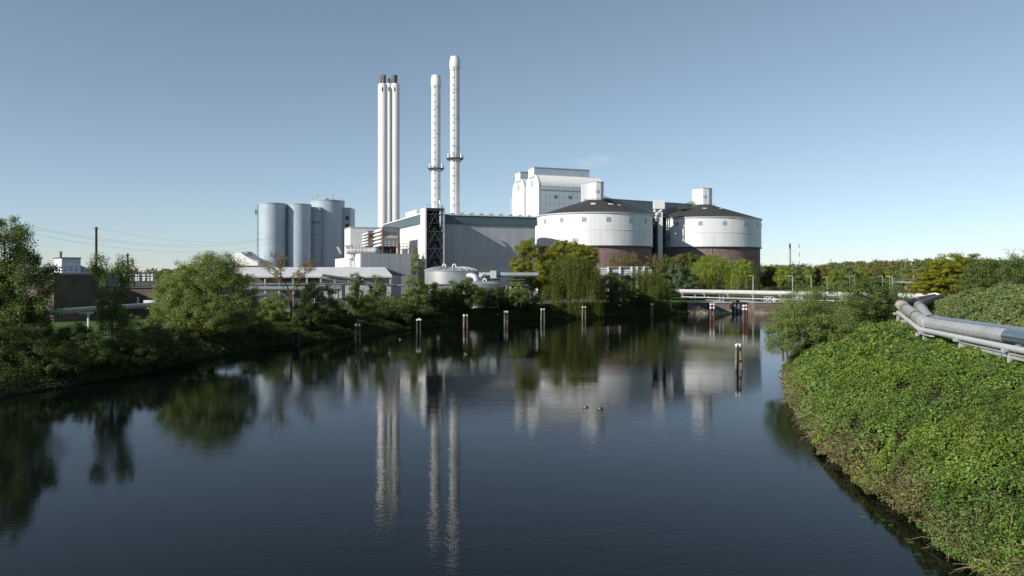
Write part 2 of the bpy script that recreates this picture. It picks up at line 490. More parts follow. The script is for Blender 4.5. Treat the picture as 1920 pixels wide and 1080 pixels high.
def quads_mesh(name, Q, mats, parent=None, origin=None, mi=None, **tags):
    if not isinstance(mats, (list, tuple)): mats = [mats]
    o0 = ORIGIN[parent.name] if parent is not None else Vector(origin)
    V = (Q - np.array(o0)).reshape(-1, 3).astype(np.float32)
    n = len(Q)
    me = bpy.data.meshes.new(name)
    me.vertices.add(n * 4); me.loops.add(n * 4); me.polygons.add(n)
    me.vertices.foreach_set('co', V.ravel())
    me.loops.foreach_set('vertex_index', np.arange(n * 4, dtype=np.int32))
    me.polygons.foreach_set('loop_start', np.arange(0, n * 4, 4, dtype=np.int32))
    me.polygons.foreach_set('loop_total', np.full(n, 4, dtype=np.int32))
    for m in mats: me.materials.append(m)
    if mi is not None: me.polygons.foreach_set('material_index', np.asarray(mi, dtype=np.int32))
    me.update(calc_edges=True)
    o = link_mesh(name, me, parent, o0)
    tag(o, **tags)
    return o
# ------------------------------------------------------------------ terrain and water
SHORE = [(-62, -90), (-62, 0), (-60, 60), (-56.7, 82.7), (-53.6, 91.6), (-51, 102), (-48.7, 119.5), (-45.3, 138), (-38, 148.5),
         (-30, 163), (-22, 183), (-11.2, 196), (6, 213), (21.8, 221), (49.5, 239), (58.6, 245), (72, 245), (72, 335), (79.6, 335),
         (79.6, 245), (99, 243), (88, 216), (72, 178), (55, 138), (38, 104), (29.2, 77.8), (24.0, 57.3), (23.0, 47.6), (22.2, 39.8),
         (21.6, 34), (20.9, 28), (20.4, 0), (20.4, -90)]
_S = np.array(SHORE, float)

def shore_dist(x, y):
    """metres to the waterline, positive on land"""
    x = np.asarray(x, float); y = np.asarray(y, float)
    best = np.full(x.shape, 1e9); inside = np.zeros(x.shape, bool)
    n = len(_S)
    for i in range(n):
        x0, y0 = _S[i]; x1, y1 = _S[(i + 1) % n]
        dx, dy = x1 - x0, y1 - y0
        t = np.clip(((x - x0) * dx + (y - y0) * dy) / (dx * dx + dy * dy), 0, 1)
        best = np.minimum(best, (x - x0 - t * dx) ** 2 + (y - y0 - t * dy) ** 2)
        c = (y0 > y) != (y1 > y)
        with np.errstate(divide='ignore', invalid='ignore'):
            xi = x0 + (y - y0) * dx / (dy if dy else 1e-9)
        inside ^= c & (x < xi)
    d = np.sqrt(best)
    return np.where(inside, -d, d)

def right_side(x, y):
    return x > np.interp(y, [0, 80, 120, 200, 246], [-20, -10, 0, 35, 75.8])

GZ = 3.7
def ground_h(x, y):
    x = np.asarray(x, float); y = np.asarray(y, float)
    d = shore_dist(x, y)
    left = np.interp(d, [-7, -1.6, 0, 0.8, 6, 12], [-3, -1.2, -0.1, 0.7, 3.2, GZ])
    wall = np.interp(d, [-1.2, 0.4, 1.4], [-3, -0.1, GZ - 0.15])
    left = np.where((x > 57) & (y > 236), wall, left)
    right = np.interp(d, [-7, -1, 0, 1.2, 4, 9, 14, 19, 24, 29, 70], [-3, -1.2, -0.1, 1.3, 3.3, 5.5, 6.65, 7.4, 9.6, 10.4, 10.4])
    s = np.clip((172 - y) / 55, 0, 1); s = s * s * (3 - 2 * s)
    s = np.where(right_side(x, y), s, 0)
    h = right * s + left * (1 - s)
    land = np.clip(d / 6, 0, 1)
    return h + (vnoise(x, y, 5.5, 3) - 0.5) * 0.5 * land * np.where(d > 25, 0.25, 1)

def gh(x, y):
    return float(ground_h(np.array([x]), np.array([y]))[0])

def axis(parts):
    out = []
    for a, b, s in parts: out += list(np.arange(a, b, s))
    return np.array(out + [parts[-1][1]])
gx = axis([(-6000, -700, 700), (-700, -150, 50), (-150, -90, 6), (-90, 130, 1.6), (130, 220, 9), (220, 800, 60), (800, 6000, 650)])
gy = axis([(-700, -100, 100), (-100, 0, 12), (0, 30, 3), (30, 260, 1.6), (260, 345, 5), (345, 800, 45), (800, 9000, 820)])
XX, YY = np.meshgrid(gx, gy, indexing='ij')
HH = ground_h(XX.ravel(), YY.ravel()).reshape(XX.shape)
nx, ny = len(gx), len(gy)
gv = np.stack([XX, YY, HH], -1).reshape(-1, 3)
ii, jj = np.meshgrid(np.arange(nx - 1), np.arange(ny - 1), indexing='ij')
a = (ii * ny + jj).ravel()
gf = np.stack([a, a + ny, a + ny + 1, a + 1], -1)
me = bpy.data.meshes.new('ground')
me.from_pydata(gv.tolist(), [], gf.tolist())
cxy = gv[gf].mean(1)
dd = shore_dist(cxy[:, 0], cxy[:, 1])
rs = right_side(cxy[:, 0], cxy[:, 1])
M['grass'] = rough_mat('grass_ground', (0.035, 0.07, 0.016), (0.085, 0.14, 0.03), 0.5, bump=0.5)
M['soil'] = rough_mat('dark_soil', (0.020, 0.016, 0.010), (0.045, 0.036, 0.022), 0.6, bump=0.4)
M['gravel'] = rough_mat('yard_gravel', (0.22, 0.18, 0.15), (0.34, 0.28, 0.235), 0.25, bump=0.2)
M['field'] = rough_mat('far_grass', (0.04, 0.07, 0.02), (0.08, 0.11, 0.035), 0.03, bump=0)
for k in ('grass', 'soil', 'gravel', 'field'): me.materials.append(M[k])
edge = vnoise(cxy[:, 0], cxy[:, 1], 7, 9) * 6
gi = np.where(dd < 4.5, 1, 0)
gi = np.where((~rs) & (dd > 17 + edge) & (cxy[:, 1] < 420), 2, gi)
gi = np.where((cxy[:, 1] >= 420) | (np.abs(cxy[:, 0]) > 160), 3, gi)
gi = np.where((~rs) & (dd > 4.5) & (cxy[:, 0] < -42) & (cxy[:, 1] < 190), 0, gi)
gi = np.where(rs & (cxy[:, 1] < 160) & (cxy[:, 0] < 160), 1, gi)
me.polygons.foreach_set('material_index', gi.astype(np.int32))
me.polygons.foreach_set('use_smooth', [True] * len(me.polygons))
me.update()
g = link_mesh('ground', me, None, (0, 0, 0)); tag(g, kind='structure')

# water: dark, nearly flat, small wind ripples that lie down in calm patches
m, nt, b = new_mat('dark_harbour_water')
co = nt.nodes.new('ShaderNodeTexCoord').outputs['Object']
b.inputs['Base Color'].default_value = (0.002, 0.004, 0.0035, 1)
b.inputs['IOR'].default_value = 1.27
b.inputs['Roughness'].default_value = 0.02
r1 = noise(nt, co, 1.0, 3, 0.55, (2.0, 3.3, 1))
r2 = noise(nt, co, 1.0, 2, 0.5, (0.35, 0.6, 1))
calm = noise(nt, co, 1.0, 3, 0.55, (0.018, 0.045, 1))
cm = ramp(nt, calm, [(0.38, (0.25, 0.25, 0.25)), (0.64, (1.15, 1.15, 1.15))])
ad = nt.nodes.new('ShaderNodeMath'); ad.operation = 'MULTIPLY_ADD'; ad.inputs[1].default_value = 1.0
nt.links.new(r2, ad.inputs[0]); nt.links.new(r1, ad.inputs[2])
ml = nt.nodes.new('ShaderNodeMath'); ml.operation = 'MULTIPLY'
nt.links.new(ad.outputs[0], ml.inputs[0]); nt.links.new(cm, ml.inputs[1])
bp = nt.nodes.new('ShaderNodeBump'); bp.inputs['Strength'].default_value = 1.0; bp.inputs['Distance'].default_value = 0.009
nt.links.new(ml.outputs[0], bp.inputs['Height']); nt.links.new(bp.outputs[0], b.inputs['Normal'])
M['water'] = m
mb = MB(); mb.face([(-75, -100, 0), (120, -100, 0), (120, 335, 0), (-75, 335, 0)])
mb.build('water', m, None, (0, 0, 0), kind='structure')

# ------------------------------------------------------------------ lock walls and gate
t = thing('quay_wall', (65, 247, 0), 'brick quay wall with pale stone foot left of the lock gate', 'quay wall', 'brick walls of the lock')
mb = MB(); mb.box(57.6, 72, 244.9, 247.6, -2, GZ - 0.25); mb.box(69.6, 72, 247.6, 335, -2, GZ - 0.25); mb.build('wall', M['quay_brick'], t)
mb = MB(); mb.box(57.4, 72.15, 244.6, 247.9, GZ - 0.25, GZ + 0.05); mb.box(69.3, 72.15, 247.9, 335, GZ - 0.25, GZ + 0.05); mb.build('coping', M['concrete'], t)
mb = MB()
rng = np.random.default_rng(5); random.seed(5)
x = 57.6
while x < 71.5:
    w = random.uniform(0.8, 1.8); hgt = random.uniform(0.5, 1.3); mb.box(x, min(72, x + w), 244.6 - random.uniform(0, .2), 244.9, -1, hgt); x += w
mb.build('foot', M['quay_foot'], t)
mb = MB(); mb.box(64.4, 65.0, 244.55, 244.9, -1, GZ - 0.25); mb.box(71.4, 71.9, 244.55, 244.9, -1, GZ - 0.25); mb.build('fender', M['timber_dark'], t)
t = thing('quay_wall', (90, 247, 0), 'brick quay wall right of the lock gate, partly behind the willow bush', 'quay wall', 'brick walls of the lock')
mb = MB(); mb.box(79.6, 104, 244.9, 247.6, -2, GZ - 0.25); mb.box(79.6, 82, 247.6, 335, -2, GZ - 0.25); mb.build('wall', M['quay_brick'], t)
mb = MB(); mb.box(79.45, 104, 244.6, 247.9, GZ - 0.25, GZ + 0.05); mb.box(79.45, 82.3, 247.9, 335, GZ - 0.25, GZ + 0.05); mb.build('coping', M['concrete'], t)
mb = MB(); x = 79.7
while x < 103:
    w = random.uniform(0.8, 1.8); mb.box(x, x + w, 244.6 - random.uniform(0, .25), 244.9, -1, random.uniform(0.4, 0.9)); x += w
mb.build('foot', M['quay_foot'], t)
t = thing('lock_gate', (75.8, 250, 0), 'dark steel lock gate between the two quay walls', 'lock gate')
mb = MB(); mb.box(72.2, 79.4, 252, 252.6, -1.5, 3.2); mb.build('gate_leaf', M['dark_steel'], t)
mb = MB()
for k in range(6): mb.box(72.6 + k * 1.25, 72.9 + k * 1.25, 251.75, 252, -1, 3.2)
mb.build('rib', M['steel'], t)
mb = MB(); mb.box(72.2, 79.4, 251.4, 252.9, 3.2, 3.38); mb.build('walkway', M['dark_steel'], t)
t = thing('lock_walkway', (90, 250, GZ), 'dark low walkway with railing crossing beside the lock', 'walkway')
mb = MB(); mb.prism([(70, 262, GZ), (101, 258, GZ), (101, 258, GZ + .9), (70, 262, GZ + .5)], (0, 3, 0)); mb.build('deck', M['dark_steel'], t)
mb = MB()
for k in range(17):
    px_ = 82 + k * 1.1; mb.bar((px_, 246.2, GZ), (px_, 246.2, GZ + 1.1), 0.08)
mb.bar((82, 246.2, GZ + 1.1), (99.6, 246.2, GZ + 1.1), 0.08); mb.bar((82, 246.2, GZ + .6), (99.6, 246.2, GZ + .6), 0.06)
mb.build('railing', M['dark_steel'], t)
# ring panel
t = thing('ring_panel', (83.9, 248.5, GZ), 'panel of four pale rings with black centres on the lock side', 'signal panel')
cx_, cz_ = X(1443, 248.5), Z(563, 248.5)
for sx, sz in ((-1, -1), (1, -1), (-1, 1), (1, 1)):
    mb = MB(); c = Vector((cx_ + sx * .68, 248.4, cz_ + sz * .68))
    pts = [c + Vector((math.cos(q) * .56, 0, math.sin(q) * .56)) for q in np.linspace(0, 2 * math.pi, 19)]
    mb.tube(pts, 0.12, 6, caps=False); mb.build('ring', M['cap'], t, smooth=True)
    mb = MB(); mb.prism([c + Vector((math.cos(q) * .5, 0.06, math.sin(q) * .5)) for q in np.linspace(0, 2 * math.pi, 17)[:-1]], (0, .1, 0)); mb.build('disc', M['black'], t)
mb = MB(); mb.bar((cx_, 248.7, GZ), (cx_, 248.7, cz_ + 1.2), 0.14); mb.build('post', M['dark_steel'], t)
t = thing('lock_cabin', (91, 252, GZ), 'small white cabin with dark band beside the lock wall', 'cabin')
mb = MB(); mb.box(88.2, 92.2, 250, 253, GZ, GZ + 1.2); mb.build('lower_wall', M['white_plain'], t)
mb = MB(); mb.box(88.2, 92.2, 249.9, 253.1, GZ + 1.2, GZ + 2.3); mb.build('window_band', M['black'], t)
mb = MB(); mb.box(89.8, 93.0, 249.6, 253.4, GZ + 2.3, GZ + 3.3); mb.build('roof', M['white_plain'], t)
t = thing('white_tank', (95.5, 249, GZ), 'small white barrel tank on the lock wall behind the bush', 'tank')
mb = MB(); mb.tube([(94.4, 249, GZ + 1.3), (94.6, 249, GZ + 1.3), (96.8, 249, GZ + 1.3), (97, 249, GZ + 1.3)], [.5, .75, .75, .5], 14); mb.build('barrel', M['white_plain'], t, smooth=True)
for q in (94.9, 96.2): mb = MB(); mb.box(q, q + .3, 248.5, 249.5, GZ, GZ + .8); mb.build('cradle', M['dark_steel'], t)

# ------------------------------------------------------------------ chimneys
def ladder_mb(x, y, z0, z1, n=None):
    mb = MB()
    for s in (-.22, .22): mb.bar((x + s, y, z0), (x + s, y, z1), .07)
    z = z0 + .6
    while z < z1: mb.bar((x - .22, y, z), (x + .22, y, z), .06); z += 1.6
    return mb

def chimney(px, D, ytop, R, zbase, zplat, label):
    x = X(px, D); zt = Z(ytop, D)
    t = thing('chimney', (x, D, zbase), label, 'chimney', 'white ladder chimneys above the boiler hall')
    mb = MB(); mb.lathe(x, D, [(R, zbase), (R, zt - 4.2)], 40); mb.build('shaft', M['white'], t, smooth=True)
    mb = MB(); mb.lathe(x, D, [(R + .16, zt - 4.6), (R + .2, zt - 4.4), (R + .2, zt - 1.5), (R - .08, zt - .9), (R - .1, zt), (R - .35, zt), (R - .35, zt - 2)], 40); mb.build('cap', M['white_plain'], t, smooth=True)
    z = zt - 13
    while z > zbase + 4:
        if abs(z - zplat) > 3:
            mb = MB(); mb.lathe(x, D, [(R + .02, z), (R + .13, z + .02), (R + .13, z + .22), (R + .02, z + .24)], 40, caps=False); mb.build('flange', M['pale_steel'], t, smooth=True)
        z -= 11.0
    mb = ladder_mb(x - .55, D - R - .22, zbase + 1, zt - 4); z = zbase + 3   # with its wall brackets
    while z < zt - 5: mb.box(x - .95, x - .15, D - R - .14, D - R + .2, z, z + .3); z += 2.9
    mb.build('ladder', M['pale_steel'], t)
    mb = MB(); mb.lathe(x, D, [(R + .02, zplat - .25), (R + 1.5, zplat - .25), (R + 1.5, zplat), (R + .02, zplat)], 28, caps=False)
    for k in range(10):
        a = k * math.pi / 5
        mb.bar((x + R * math.cos(a), D + R * math.sin(a), zplat - 1.5), (x + (R + 1.3) * math.cos(a), D + (R + 1.3) * math.sin(a), zplat - .2), .13)
    pf = mb.build('platform', M['dark_steel'], t)
    mb = MB()
    rr = R + 1.45
    pts = [(x + rr * math.cos(q), D + rr * math.sin(q)) for q in np.linspace(0, 2 * math.pi, 25)]
    for hgt in (.55, 1.1): mb.tube([(p[0], p[1], zplat + hgt) for p in pts], .05, 4, caps=False)
    for p in pts[:-1:2]: mb.bar((p[0], p[1], zplat), (p[0], p[1], zplat + 1.1), .08)
    mb.build('railing', M['steel'], pf)
    for sx in (-1, 1):
        mb = MB(); mb.tube([(x + sx * (R + .6), D - .8, zplat), (x + sx * (R + .6), D - .8, zplat + 1.7)], [.42, .3], 8); mb.build('sensor', M['pale_steel'], t, smooth=True)
    return t
chimney(853, 288, 107, 1.87, 32.9, Z(297, 288), 'tallest white chimney with a dark platform ring')
chimney(817.5, 304, 142, 1.87, 32.9, Z(316, 304), 'shorter white ladder chimney with platform ring behind the stair tower')

def stack(px, D, ybody, ytip, R, tips, label, name='smoke_stack'):
    x = X(px, D); zb = Z(ybody, D)
    t = thing(name, (x, D, GZ), label, 'chimney', 'plain white stacks left of the boiler hall')
    mb = MB(); mb.lathe(x, D, [(R, GZ), (R, zb - .8), (R - .5, zb), (R - 1.3, zb)], 40); mb.build('shaft', M['white_plain'], t, smooth=True)
    for dx, dy, r in tips:
        mb = MB(); mb.lathe(x + dx, D + dy, [(r, zb - 1), (r, Z(ytip, D)), (r - .2, Z(ytip, D)), (r - .25, Z(ytip, D) - 2)], 20); mb.build('flue_tip', M['flue'], t, smooth=True)
    mb = MB(); mb.box(x - .1, x + .5, D - R - .06, D - R + .3, zb - 5, zb - 2.6); mb.build('vent', M['black'], t)
stack(717.7, 435, 157.5, 141, 2.75, [(.6, 0, 1.25), (-.9, .9, .9)], 'plain white stack with rusty tip, the left one of the close pair')
stack(740.5, 438, 157.5, 141.5, 2.75, [(-.3, 0, 1.75)], 'plain white stack with rusty tip, the right one of the close pair')
stack(729.5, 446, 157.0, 147, 2.3, [(-.2, 0, .9)], 'shaded third stack squeezed in behind the close pair')

# ------------------------------------------------------------------ boiler hall and stair tower
HALL = Frame(-30, 250, math.radians(21.2))
t = thing('boiler_hall', HALL.p(0, 0, GZ), 'large pale boiler hall with a dark teal fascia under its flat roof', 'industrial hall')
mb = MB(); mb.box(0, 41, 0, 62, GZ, 30.0, HALL); mb.build('wall', M['white'], t)
mb = MB(); mb.box(0.05, 41, -.06, -.003, GZ, 30.0, HALL); mb.build('front_shade_panel', M['hall_shade_clad'], t)  # same white paint as the wall, darkened here to stand for shade
mb = MB(); mb.box(-.5, 41.5, -.5, 62.5, 30.0, 32.9, HALL); mb.build('fascia', M['teal'], t)
mb = MB(); mb.box(-.75, 41.75, -.75, 62.75, 32.9, 33.25, HALL); rf = mb.build('roof', M['white_plain'], t)
random.seed(3)
for k in range(9):
    a_ = 10 + k * 3.6
    mb = MB(); mb.box(a_, a_ + .9, .8, 1.6, 33.25, 33.6, HALL); mb.bar(HALL.p(a_ - .4, 1.0, 33.6), HALL.p(a_ + 1.2, 1.2, 34.1), .1); mb.bar(HALL.p(a_ + .4, 1.0, 33.6), HALL.p(a_ + 1.5, 1.2, 33.75), .1)
    mb.build('roof_vent', M['dark_steel'], rf)
mb = MB(); mb.box(0.05, 41, -.14, -.061, 16.6, 16.75, HALL); mb.build('cladding_rail', M['beam'], t)
mb = MB(); mb.box(16, 22, -.2, -.061, GZ, 9, HALL); mb.build('gate', M['grey_clad'], t)
mb = MB(); mb.box(-.12, 0, 8, 24, 33.3, 35.2, HALL); mb.box(-.12, 8, 7.9, 8, 33.3, 35.2, HALL); mb.build('parapet', M['white_plain'], t)

TOW = Frame(*HALL.xy(-.7, 0), math.radians(21.2))
t = thing('stair_tower', TOW.p(0, -6.5, GZ), 'tall stair tower with white side wall and dark chevron bracing', 'stair tower')
ZT = Z(390, 246)
mb = MB(); mb.box(0, .45, -6.5, -.02, GZ, ZT, TOW); mb.build('side_wall', M['white'], t)
mb = MB(); mb.box(6.2, 6.6, -6.5, -.02, GZ, ZT, TOW); mb.build('side_wall', M['hall_shade_clad'], t)
mb = MB(); mb.box(.45, 6.2, -1.0, -.5, GZ, ZT - .4, TOW); mb.build('back_wall', M['dark_steel'], t)
mb = MB(); mb.box(.45, 6.2, -6.5, -.5, ZT - .4, ZT - .1, TOW); mb.build('roof', M['dark_steel'], t)
mb = MB()
tier = 5.6; z = ZT - 2.2; n_ = 0
mb.box(.45, 6.2, -6.4, -6.1, ZT - 1.0, ZT - .55, TOW)
while z > GZ + 2:
    mb.bar(TOW.p(.5, -6.2, z), TOW.p(6.2, -6.2, z), .35)
    mb.bar(TOW.p(.7, -6.2, z - tier + .4), TOW.p(3.3, -6.2, z - .3), .3)
    mb.bar(TOW.p(6.0, -6.2, z - tier + .4), TOW.p(3.3, -6.2, z - .3), .3)
    mb.bar(TOW.p(.7, -6.15, z - tier * .5), TOW.p(3.3, -6.15, z - .3 + tier * .3), .2); mb.bar(TOW.p(6.0, -6.15, z - tier * .5), TOW.p(3.3, -6.15, z - .3 + tier * .3), .2)
    mb.bar(TOW.p(.5, -6.2, z - tier * .5), TOW.p(6.2, -6.2, z - tier * .5), .2)
    mb.bar(TOW.p(.7, -2.2, z - tier + .2), TOW.p(6.0, -2.2, z - tier / 2), .4, .25)
    mb.bar(TOW.p(6.0, -2.8, z - tier / 2), TOW.p(.7, -2.8, z - .2), .4, .25)
    z -= tier
mb.build('brace', M['dark_steel'], t)
mb = MB()
for k in range(7): mb.bar(TOW.p(.2 + k, -6.4, ZT), TOW.p(.2 + k, -6.4, ZT + 1), .08)
mb.bar(TOW.p(.2, -6.4, ZT + 1), TOW.p(6.4, -6.4, ZT + 1), .08); mb.bar(TOW.p(6.4, -6.4, ZT + 1), TOW.p(6.4, -.5, ZT + 1), .08)
mb.build('railing', M['steel'], t)
mb = MB(); mb.tube([TOW.p(5.2, -6.1, ZT - 6), TOW.p(5.2, -6.1, ZT + 1.6), TOW.p(5.0, -5.7, ZT + 2.4)], .28, 8); mb.tube([TOW.p(5.9, -6.0, ZT - 8), TOW.p(5.9, -6.0, ZT + .6)], .2, 8); mb.build('duct', M['pale_steel'], t, smooth=True)
for k in range(5):
    mb = MB(); z = 17.5 + k * 1.1; mb.box(6.6, 8.4, -.8, -.7, z, z + .35, TOW); mb.build('cable_tray', M['dark_steel'], t)

# ------------------------------------------------------------------ low annex, filter house, intake hoods
ANX = Frame(-47.5, 235, math.radians(21.2))
t = thing('annex_building', ANX.p(0, 0, GZ), 'low corrugated grey annex with a white stepped side wall', 'industrial building')
mb = MB(); mb.box(0, 18.2, 0, 14.5, GZ, 19.5, ANX); mb.build('front_wall', M['grey_clad'], t)
mb = MB(); mb.box(-.3, 0, .3, 9, GZ, 19.5, ANX); mb.box(0, 18, 14.5, 15.5, GZ, 19.4, ANX); mb.build('side_wall', M['white_plain'], t)
mb = MB(); mb.box(0, 12, 15.5, 58, GZ, 18.6, ANX); mb.box(-1.2, 0, 15.5, 30, GZ, 18.3, ANX); mb.build('rear_wing', M['white_plain'], t)
mb = MB(); mb.box(-.2, 0, 10, 13.5, GZ, 13, ANX); mb.build('recess', M['dark_steel'], t)
mb = MB(); mb.box(5, 18.2, -.2, 0, 5.2, 8.6, ANX); mb.build('gate', M['concrete'], t)
for k in range(3):
    mb = MB(); mb.box(-1.35, -1.2, 18 + k * 3.4, 20 + k * 3.4, 13, 15.5, ANX); mb.build('window', M['glass_soft'], t)

FIL = Frame(-59.5, 275, math.radians(21.2))
t = thing('filter_house', FIL.p(0, 0, GZ), 'pale box shaped filter house rising behind the intake hoods', 'industrial building')
mb = MB(); mb.box(0, 18, 0, 14.4, GZ, 30, FIL); mb.build('wall', M['white_clad'], t)
mb = MB(); mb.box(-.2, 18.2, -.2, 14.6, 30, 30.3, FIL); mb.build('roof', M['pale_steel'], t)

def hood(ox, oy, a1, b1, z0, z1, label, zroof=19.5):
    fr = Frame(ox, oy, math.radians(21.2))
    t = thing('air_intake_hood', fr.p(0, 0, zroof), label, 'air intake', 'louvred intake hoods on the annex roof')
    zs = z0 + (z1 - z0) * 0.42
    # body with a curved roll on top, profile in the a-z plane, extruded along b
    prof = [(0, z0), (a1, z0), (a1, z1)] + [(a1 * (1 - k / 6.0) * .9 + .0, z1 - (z1 - zs) * 0.0 - math.sin(k / 6 * math.pi) * .2) for k in range(1, 6)] + [(0, z1)]
    mb = MB(); mb.box(.15, a1 - .15, .2, b1, z0, z1, fr); mb.build('housing', M['steel'], t)
    # dark rolled front opening and grid below
    mb = MB()
    pts = [(zs + (z1 - zs) * q) for q in np.linspace(0, 1, 7)]
    for k in range(6):
        d0 = -.2 + math.sin(k / 6 * math.pi) * .5; d1 = -.2 + math.sin((k + 1) / 6 * math.pi) * .5
        mb.hexa([fr.p(.3, d0, pts[k]), fr.p(a1 - .4, d0, pts[k]), fr.p(a1 - .4, .2, pts[k]), fr.p(.3, .2, pts[k]),
                 fr.p(.3, d1, pts[k + 1]), fr.p(a1 - .4, d1, pts[k + 1]), fr.p(a1 - .4, .2, pts[k + 1]), fr.p(.3, .2, pts[k + 1])])
    mb.build('rolled_panel', M['beam'], t)
    mb = MB(); n = 4; hstep = (zs - z0) / n
    for k in range(n): mb.box(.3, a1 - .4, -.06, .2, z0 + k * hstep + .12, z0 + (k + 1) * hstep - .12, fr)
    mb.build('front_panel', M['pale_steel'], t)
    mb = MB(); n = 5; hh = (z1 - z0) / n
    for k in range(n):
        za = z0 + k * hh
        mb.prism([fr.p(-1.1, 0.05, za + .1), fr.p(.14, 0.05, za + hh * .98), fr.p(.14, 0.05, za + .1)], Vector((fr.w[0], fr.w[1], 0)) * (b1 - .1))
    mb.build('louvre', M['white_plain'], t)
    mb = MB()
    for a_ in (0.1, a1 - .1): mb.bar(fr.p(a_, -.1, zroof), fr.p(a_, -.1, z1 + .2), .22)
    for k in range(1, 4): mb.bar(fr.p(a1 * k / 4, -.12, z0), fr.p(a1 * k / 4, -.12, zs), .12)
    mb.bar(fr.p(0, -.1, z1 + .1), fr.p(a1, -.1, z1 + .1), .25); mb.bar(fr.p(0, -.1, zs), fr.p(a1, -.1, zs), .2)
    mb.bar(fr.p(-1.1, 0, z0), fr.p(a1 + .6, 0, z0), .25)
    for b_ in np.linspace(0, b1, 5): mb.bar(fr.p(-.0, b_, z0), fr.p(-.0, b_, z1 + .1), .2)
    mb.build('frame', M['rust'], t)
    for a_ in (.2, a1 / 2, a1 - .2):
        for b_ in (.3, b1 / 2, b1 - .3): mb = MB(); mb.bar(fr.p(a_, b_, zroof), fr.p(a_, b_, z0), .3); mb.build('leg', M['dark_steel'], t)
    mb = MB(); mb.bar(fr.p(.2, .3, zroof), fr.p(a1 - .2, .3, z0), .15); mb.bar(fr.p(.2, b1 / 2, zroof), fr.p(.2, .3, z0), .15); mb.build('brace', M['dark_steel'], t)
    mb = MB(); mb.box(.6, a1 - .6, 1.5, b1 - 1, zroof, z0, fr); mb.build('plenum', M['black'], t)
    return t
hood(X(717, 250), 250, 5.6, 12, Z(462, 250), Z(427, 250), 'larger louvred air intake hood beside the boiler hall')
hood(X(691, 262), 262, 3.4, 9, Z(462, 262), Z(434, 262), 'smaller louvred air intake hood left of the larger one')
t = thing('roof_duct', ANX.p(0, 4, 19.5), 'grey rounded duct with angled funnels along the annex roof', 'duct')
mb = MB(); mb.tube([W(652, 471, 246), W(668, 470.5, 245), W(703, 470, 243.5), W(707, 471, 243)], [1.0, 1.15, 1.15, .9], 12); mb.build('duct_body', M['beam'], t, smooth=True)
for k, (px_, yy_) in enumerate(((633, 469), (649, 466), (656, 465))):
    mb = MB(); c = W(px_, yy_, 246); mb.prism([c + Vector((-.5, 0, 1.1)), c + Vector((.3, 0, 1.1)), c + Vector((1.3, 0, -1.1)), c + Vector((.6, 0, -1.1))], (0, 1.6, 0)); mb.build('funnel', M['beam'], t)
mb = MB()
for px_ in np.linspace(655, 705, 9): p = W(px_, 472, 243); mb.bar((p.x, p.y, 19.4), (p.x, p.y, 22.6), .09)
mb.build('railing', M['dark_steel'], t)
t = thing('roof_platform', (X(762, 242), 242, 19.5), 'steel maintenance platform with railing beside the larger intake hood', 'platform')
mb = MB()
for px_ in (750, 756, 763, 770): p = W(px_, 468, 242.5); mb.bar((p.x, p.y, 19.5), (p.x, p.y, Z(456, 242.5)), .14)
for yy_ in (456, 462, 467): mb.bar(W(748, yy_, 242.5), W(772, yy_, 242.5), .12)
mb.bar(W(750, 474, 242.5), W(764, 463, 242.5), .12)
mb.build('railing', M['rust'], t)
mb = MB(); mb.hexa([W(748, 468.4, 242), W(772, 468.4, 242), W(772, 468.4, 245), W(748, 468.4, 245), W(748, 467.6, 242), W(772, 467.6, 242), W(772, 467.6, 245), W(748, 467.6, 245)]); mb.build('deck', M['dark_steel'], t)

# ------------------------------------------------------------------ silos on the left
t = thing('silo_group', (X(565, 350), 350, GZ), 'cluster of tall blue grey cylindrical silos joined by stair shafts', 'silos')
S1 = (X(511, 340), 340, 24.2 / F * 340, Z(380, 334)); S2 = (X(560.5, 345), 345, 22.7 / F * 345, Z(382, 340)); S3 = (X(614, 359), 359, 31.5 / F * 359, Z(374.5, 351))
for k, (x, y, R, zt) in enumerate((S1, S2, S3)):
    mb = MB(); mb.lathe(x, y, [(R, GZ), (R, zt)], 56); s = mb.build('cylinder', M['silo'], t, smooth=True)
    mb = MB(); mb.lathe(x, y, [(R + .12, zt - .35), (R + .12, zt + .1), (R - .3, zt + .1)], 56, caps=True); mb.build('rim', M['beam'], s, smooth=True)
random.seed(9)
for dx, hgt, w in ((-6.2, 2.2, .2), (-4.4, 3.4, .35), (-.4, 4.2, .25), (0.4, 1.6, 1.2), (3.0, 3.4, .5), (5.4, 3.0, .2), (6.8, 2.2, .15)):
    mb = MB(); zt = S3[3]; mb.bar((S3[0] + dx, S3[1] - 2, zt), (S3[0] + dx, S3[1] - 2, zt + hgt), w)
    if w > .4: mb.box(S3[0] + dx - .9, S3[0] + dx + .9, S3[1] - 2.6, S3[1] - 1.4, zt, zt + .9)
    mb.build('antenna', M['steel'], t)
for dx in (-7.2, 7.2):
    mb = MB(); zt = S3[3]
    for q in (0, .5): mb.bar((S3[0] + dx + q, S3[1], zt - 5), (S3[0] + dx + q, S3[1], zt + 1.4), .1)
    for q in range(6): mb.bar((S3[0] + dx, S3[1], zt - 5 + q), (S3[0] + dx + .5, S3[1], zt - 5 + q), .08)
    mb.build('ladder', M['dark_steel'], t)
mb = MB(); mb.box(X(482.5, 345), X(489, 345), 344, 350, GZ, Z(384.5, 345)); mb.build('stair_shaft', M['silo_panel'], t)
mb = MB(); mb.box(X(533, 346), X(541, 346), 346.5, 352, GZ, Z(386, 346)); mb.build('link_shaft', M['silo_panel'], t)
mb = MB(); mb.box(X(582, 347), X(600, 347), 347, 357, GZ, Z(388, 347)); lk = mb.build('link_shaft', M['silo_panel'], t)
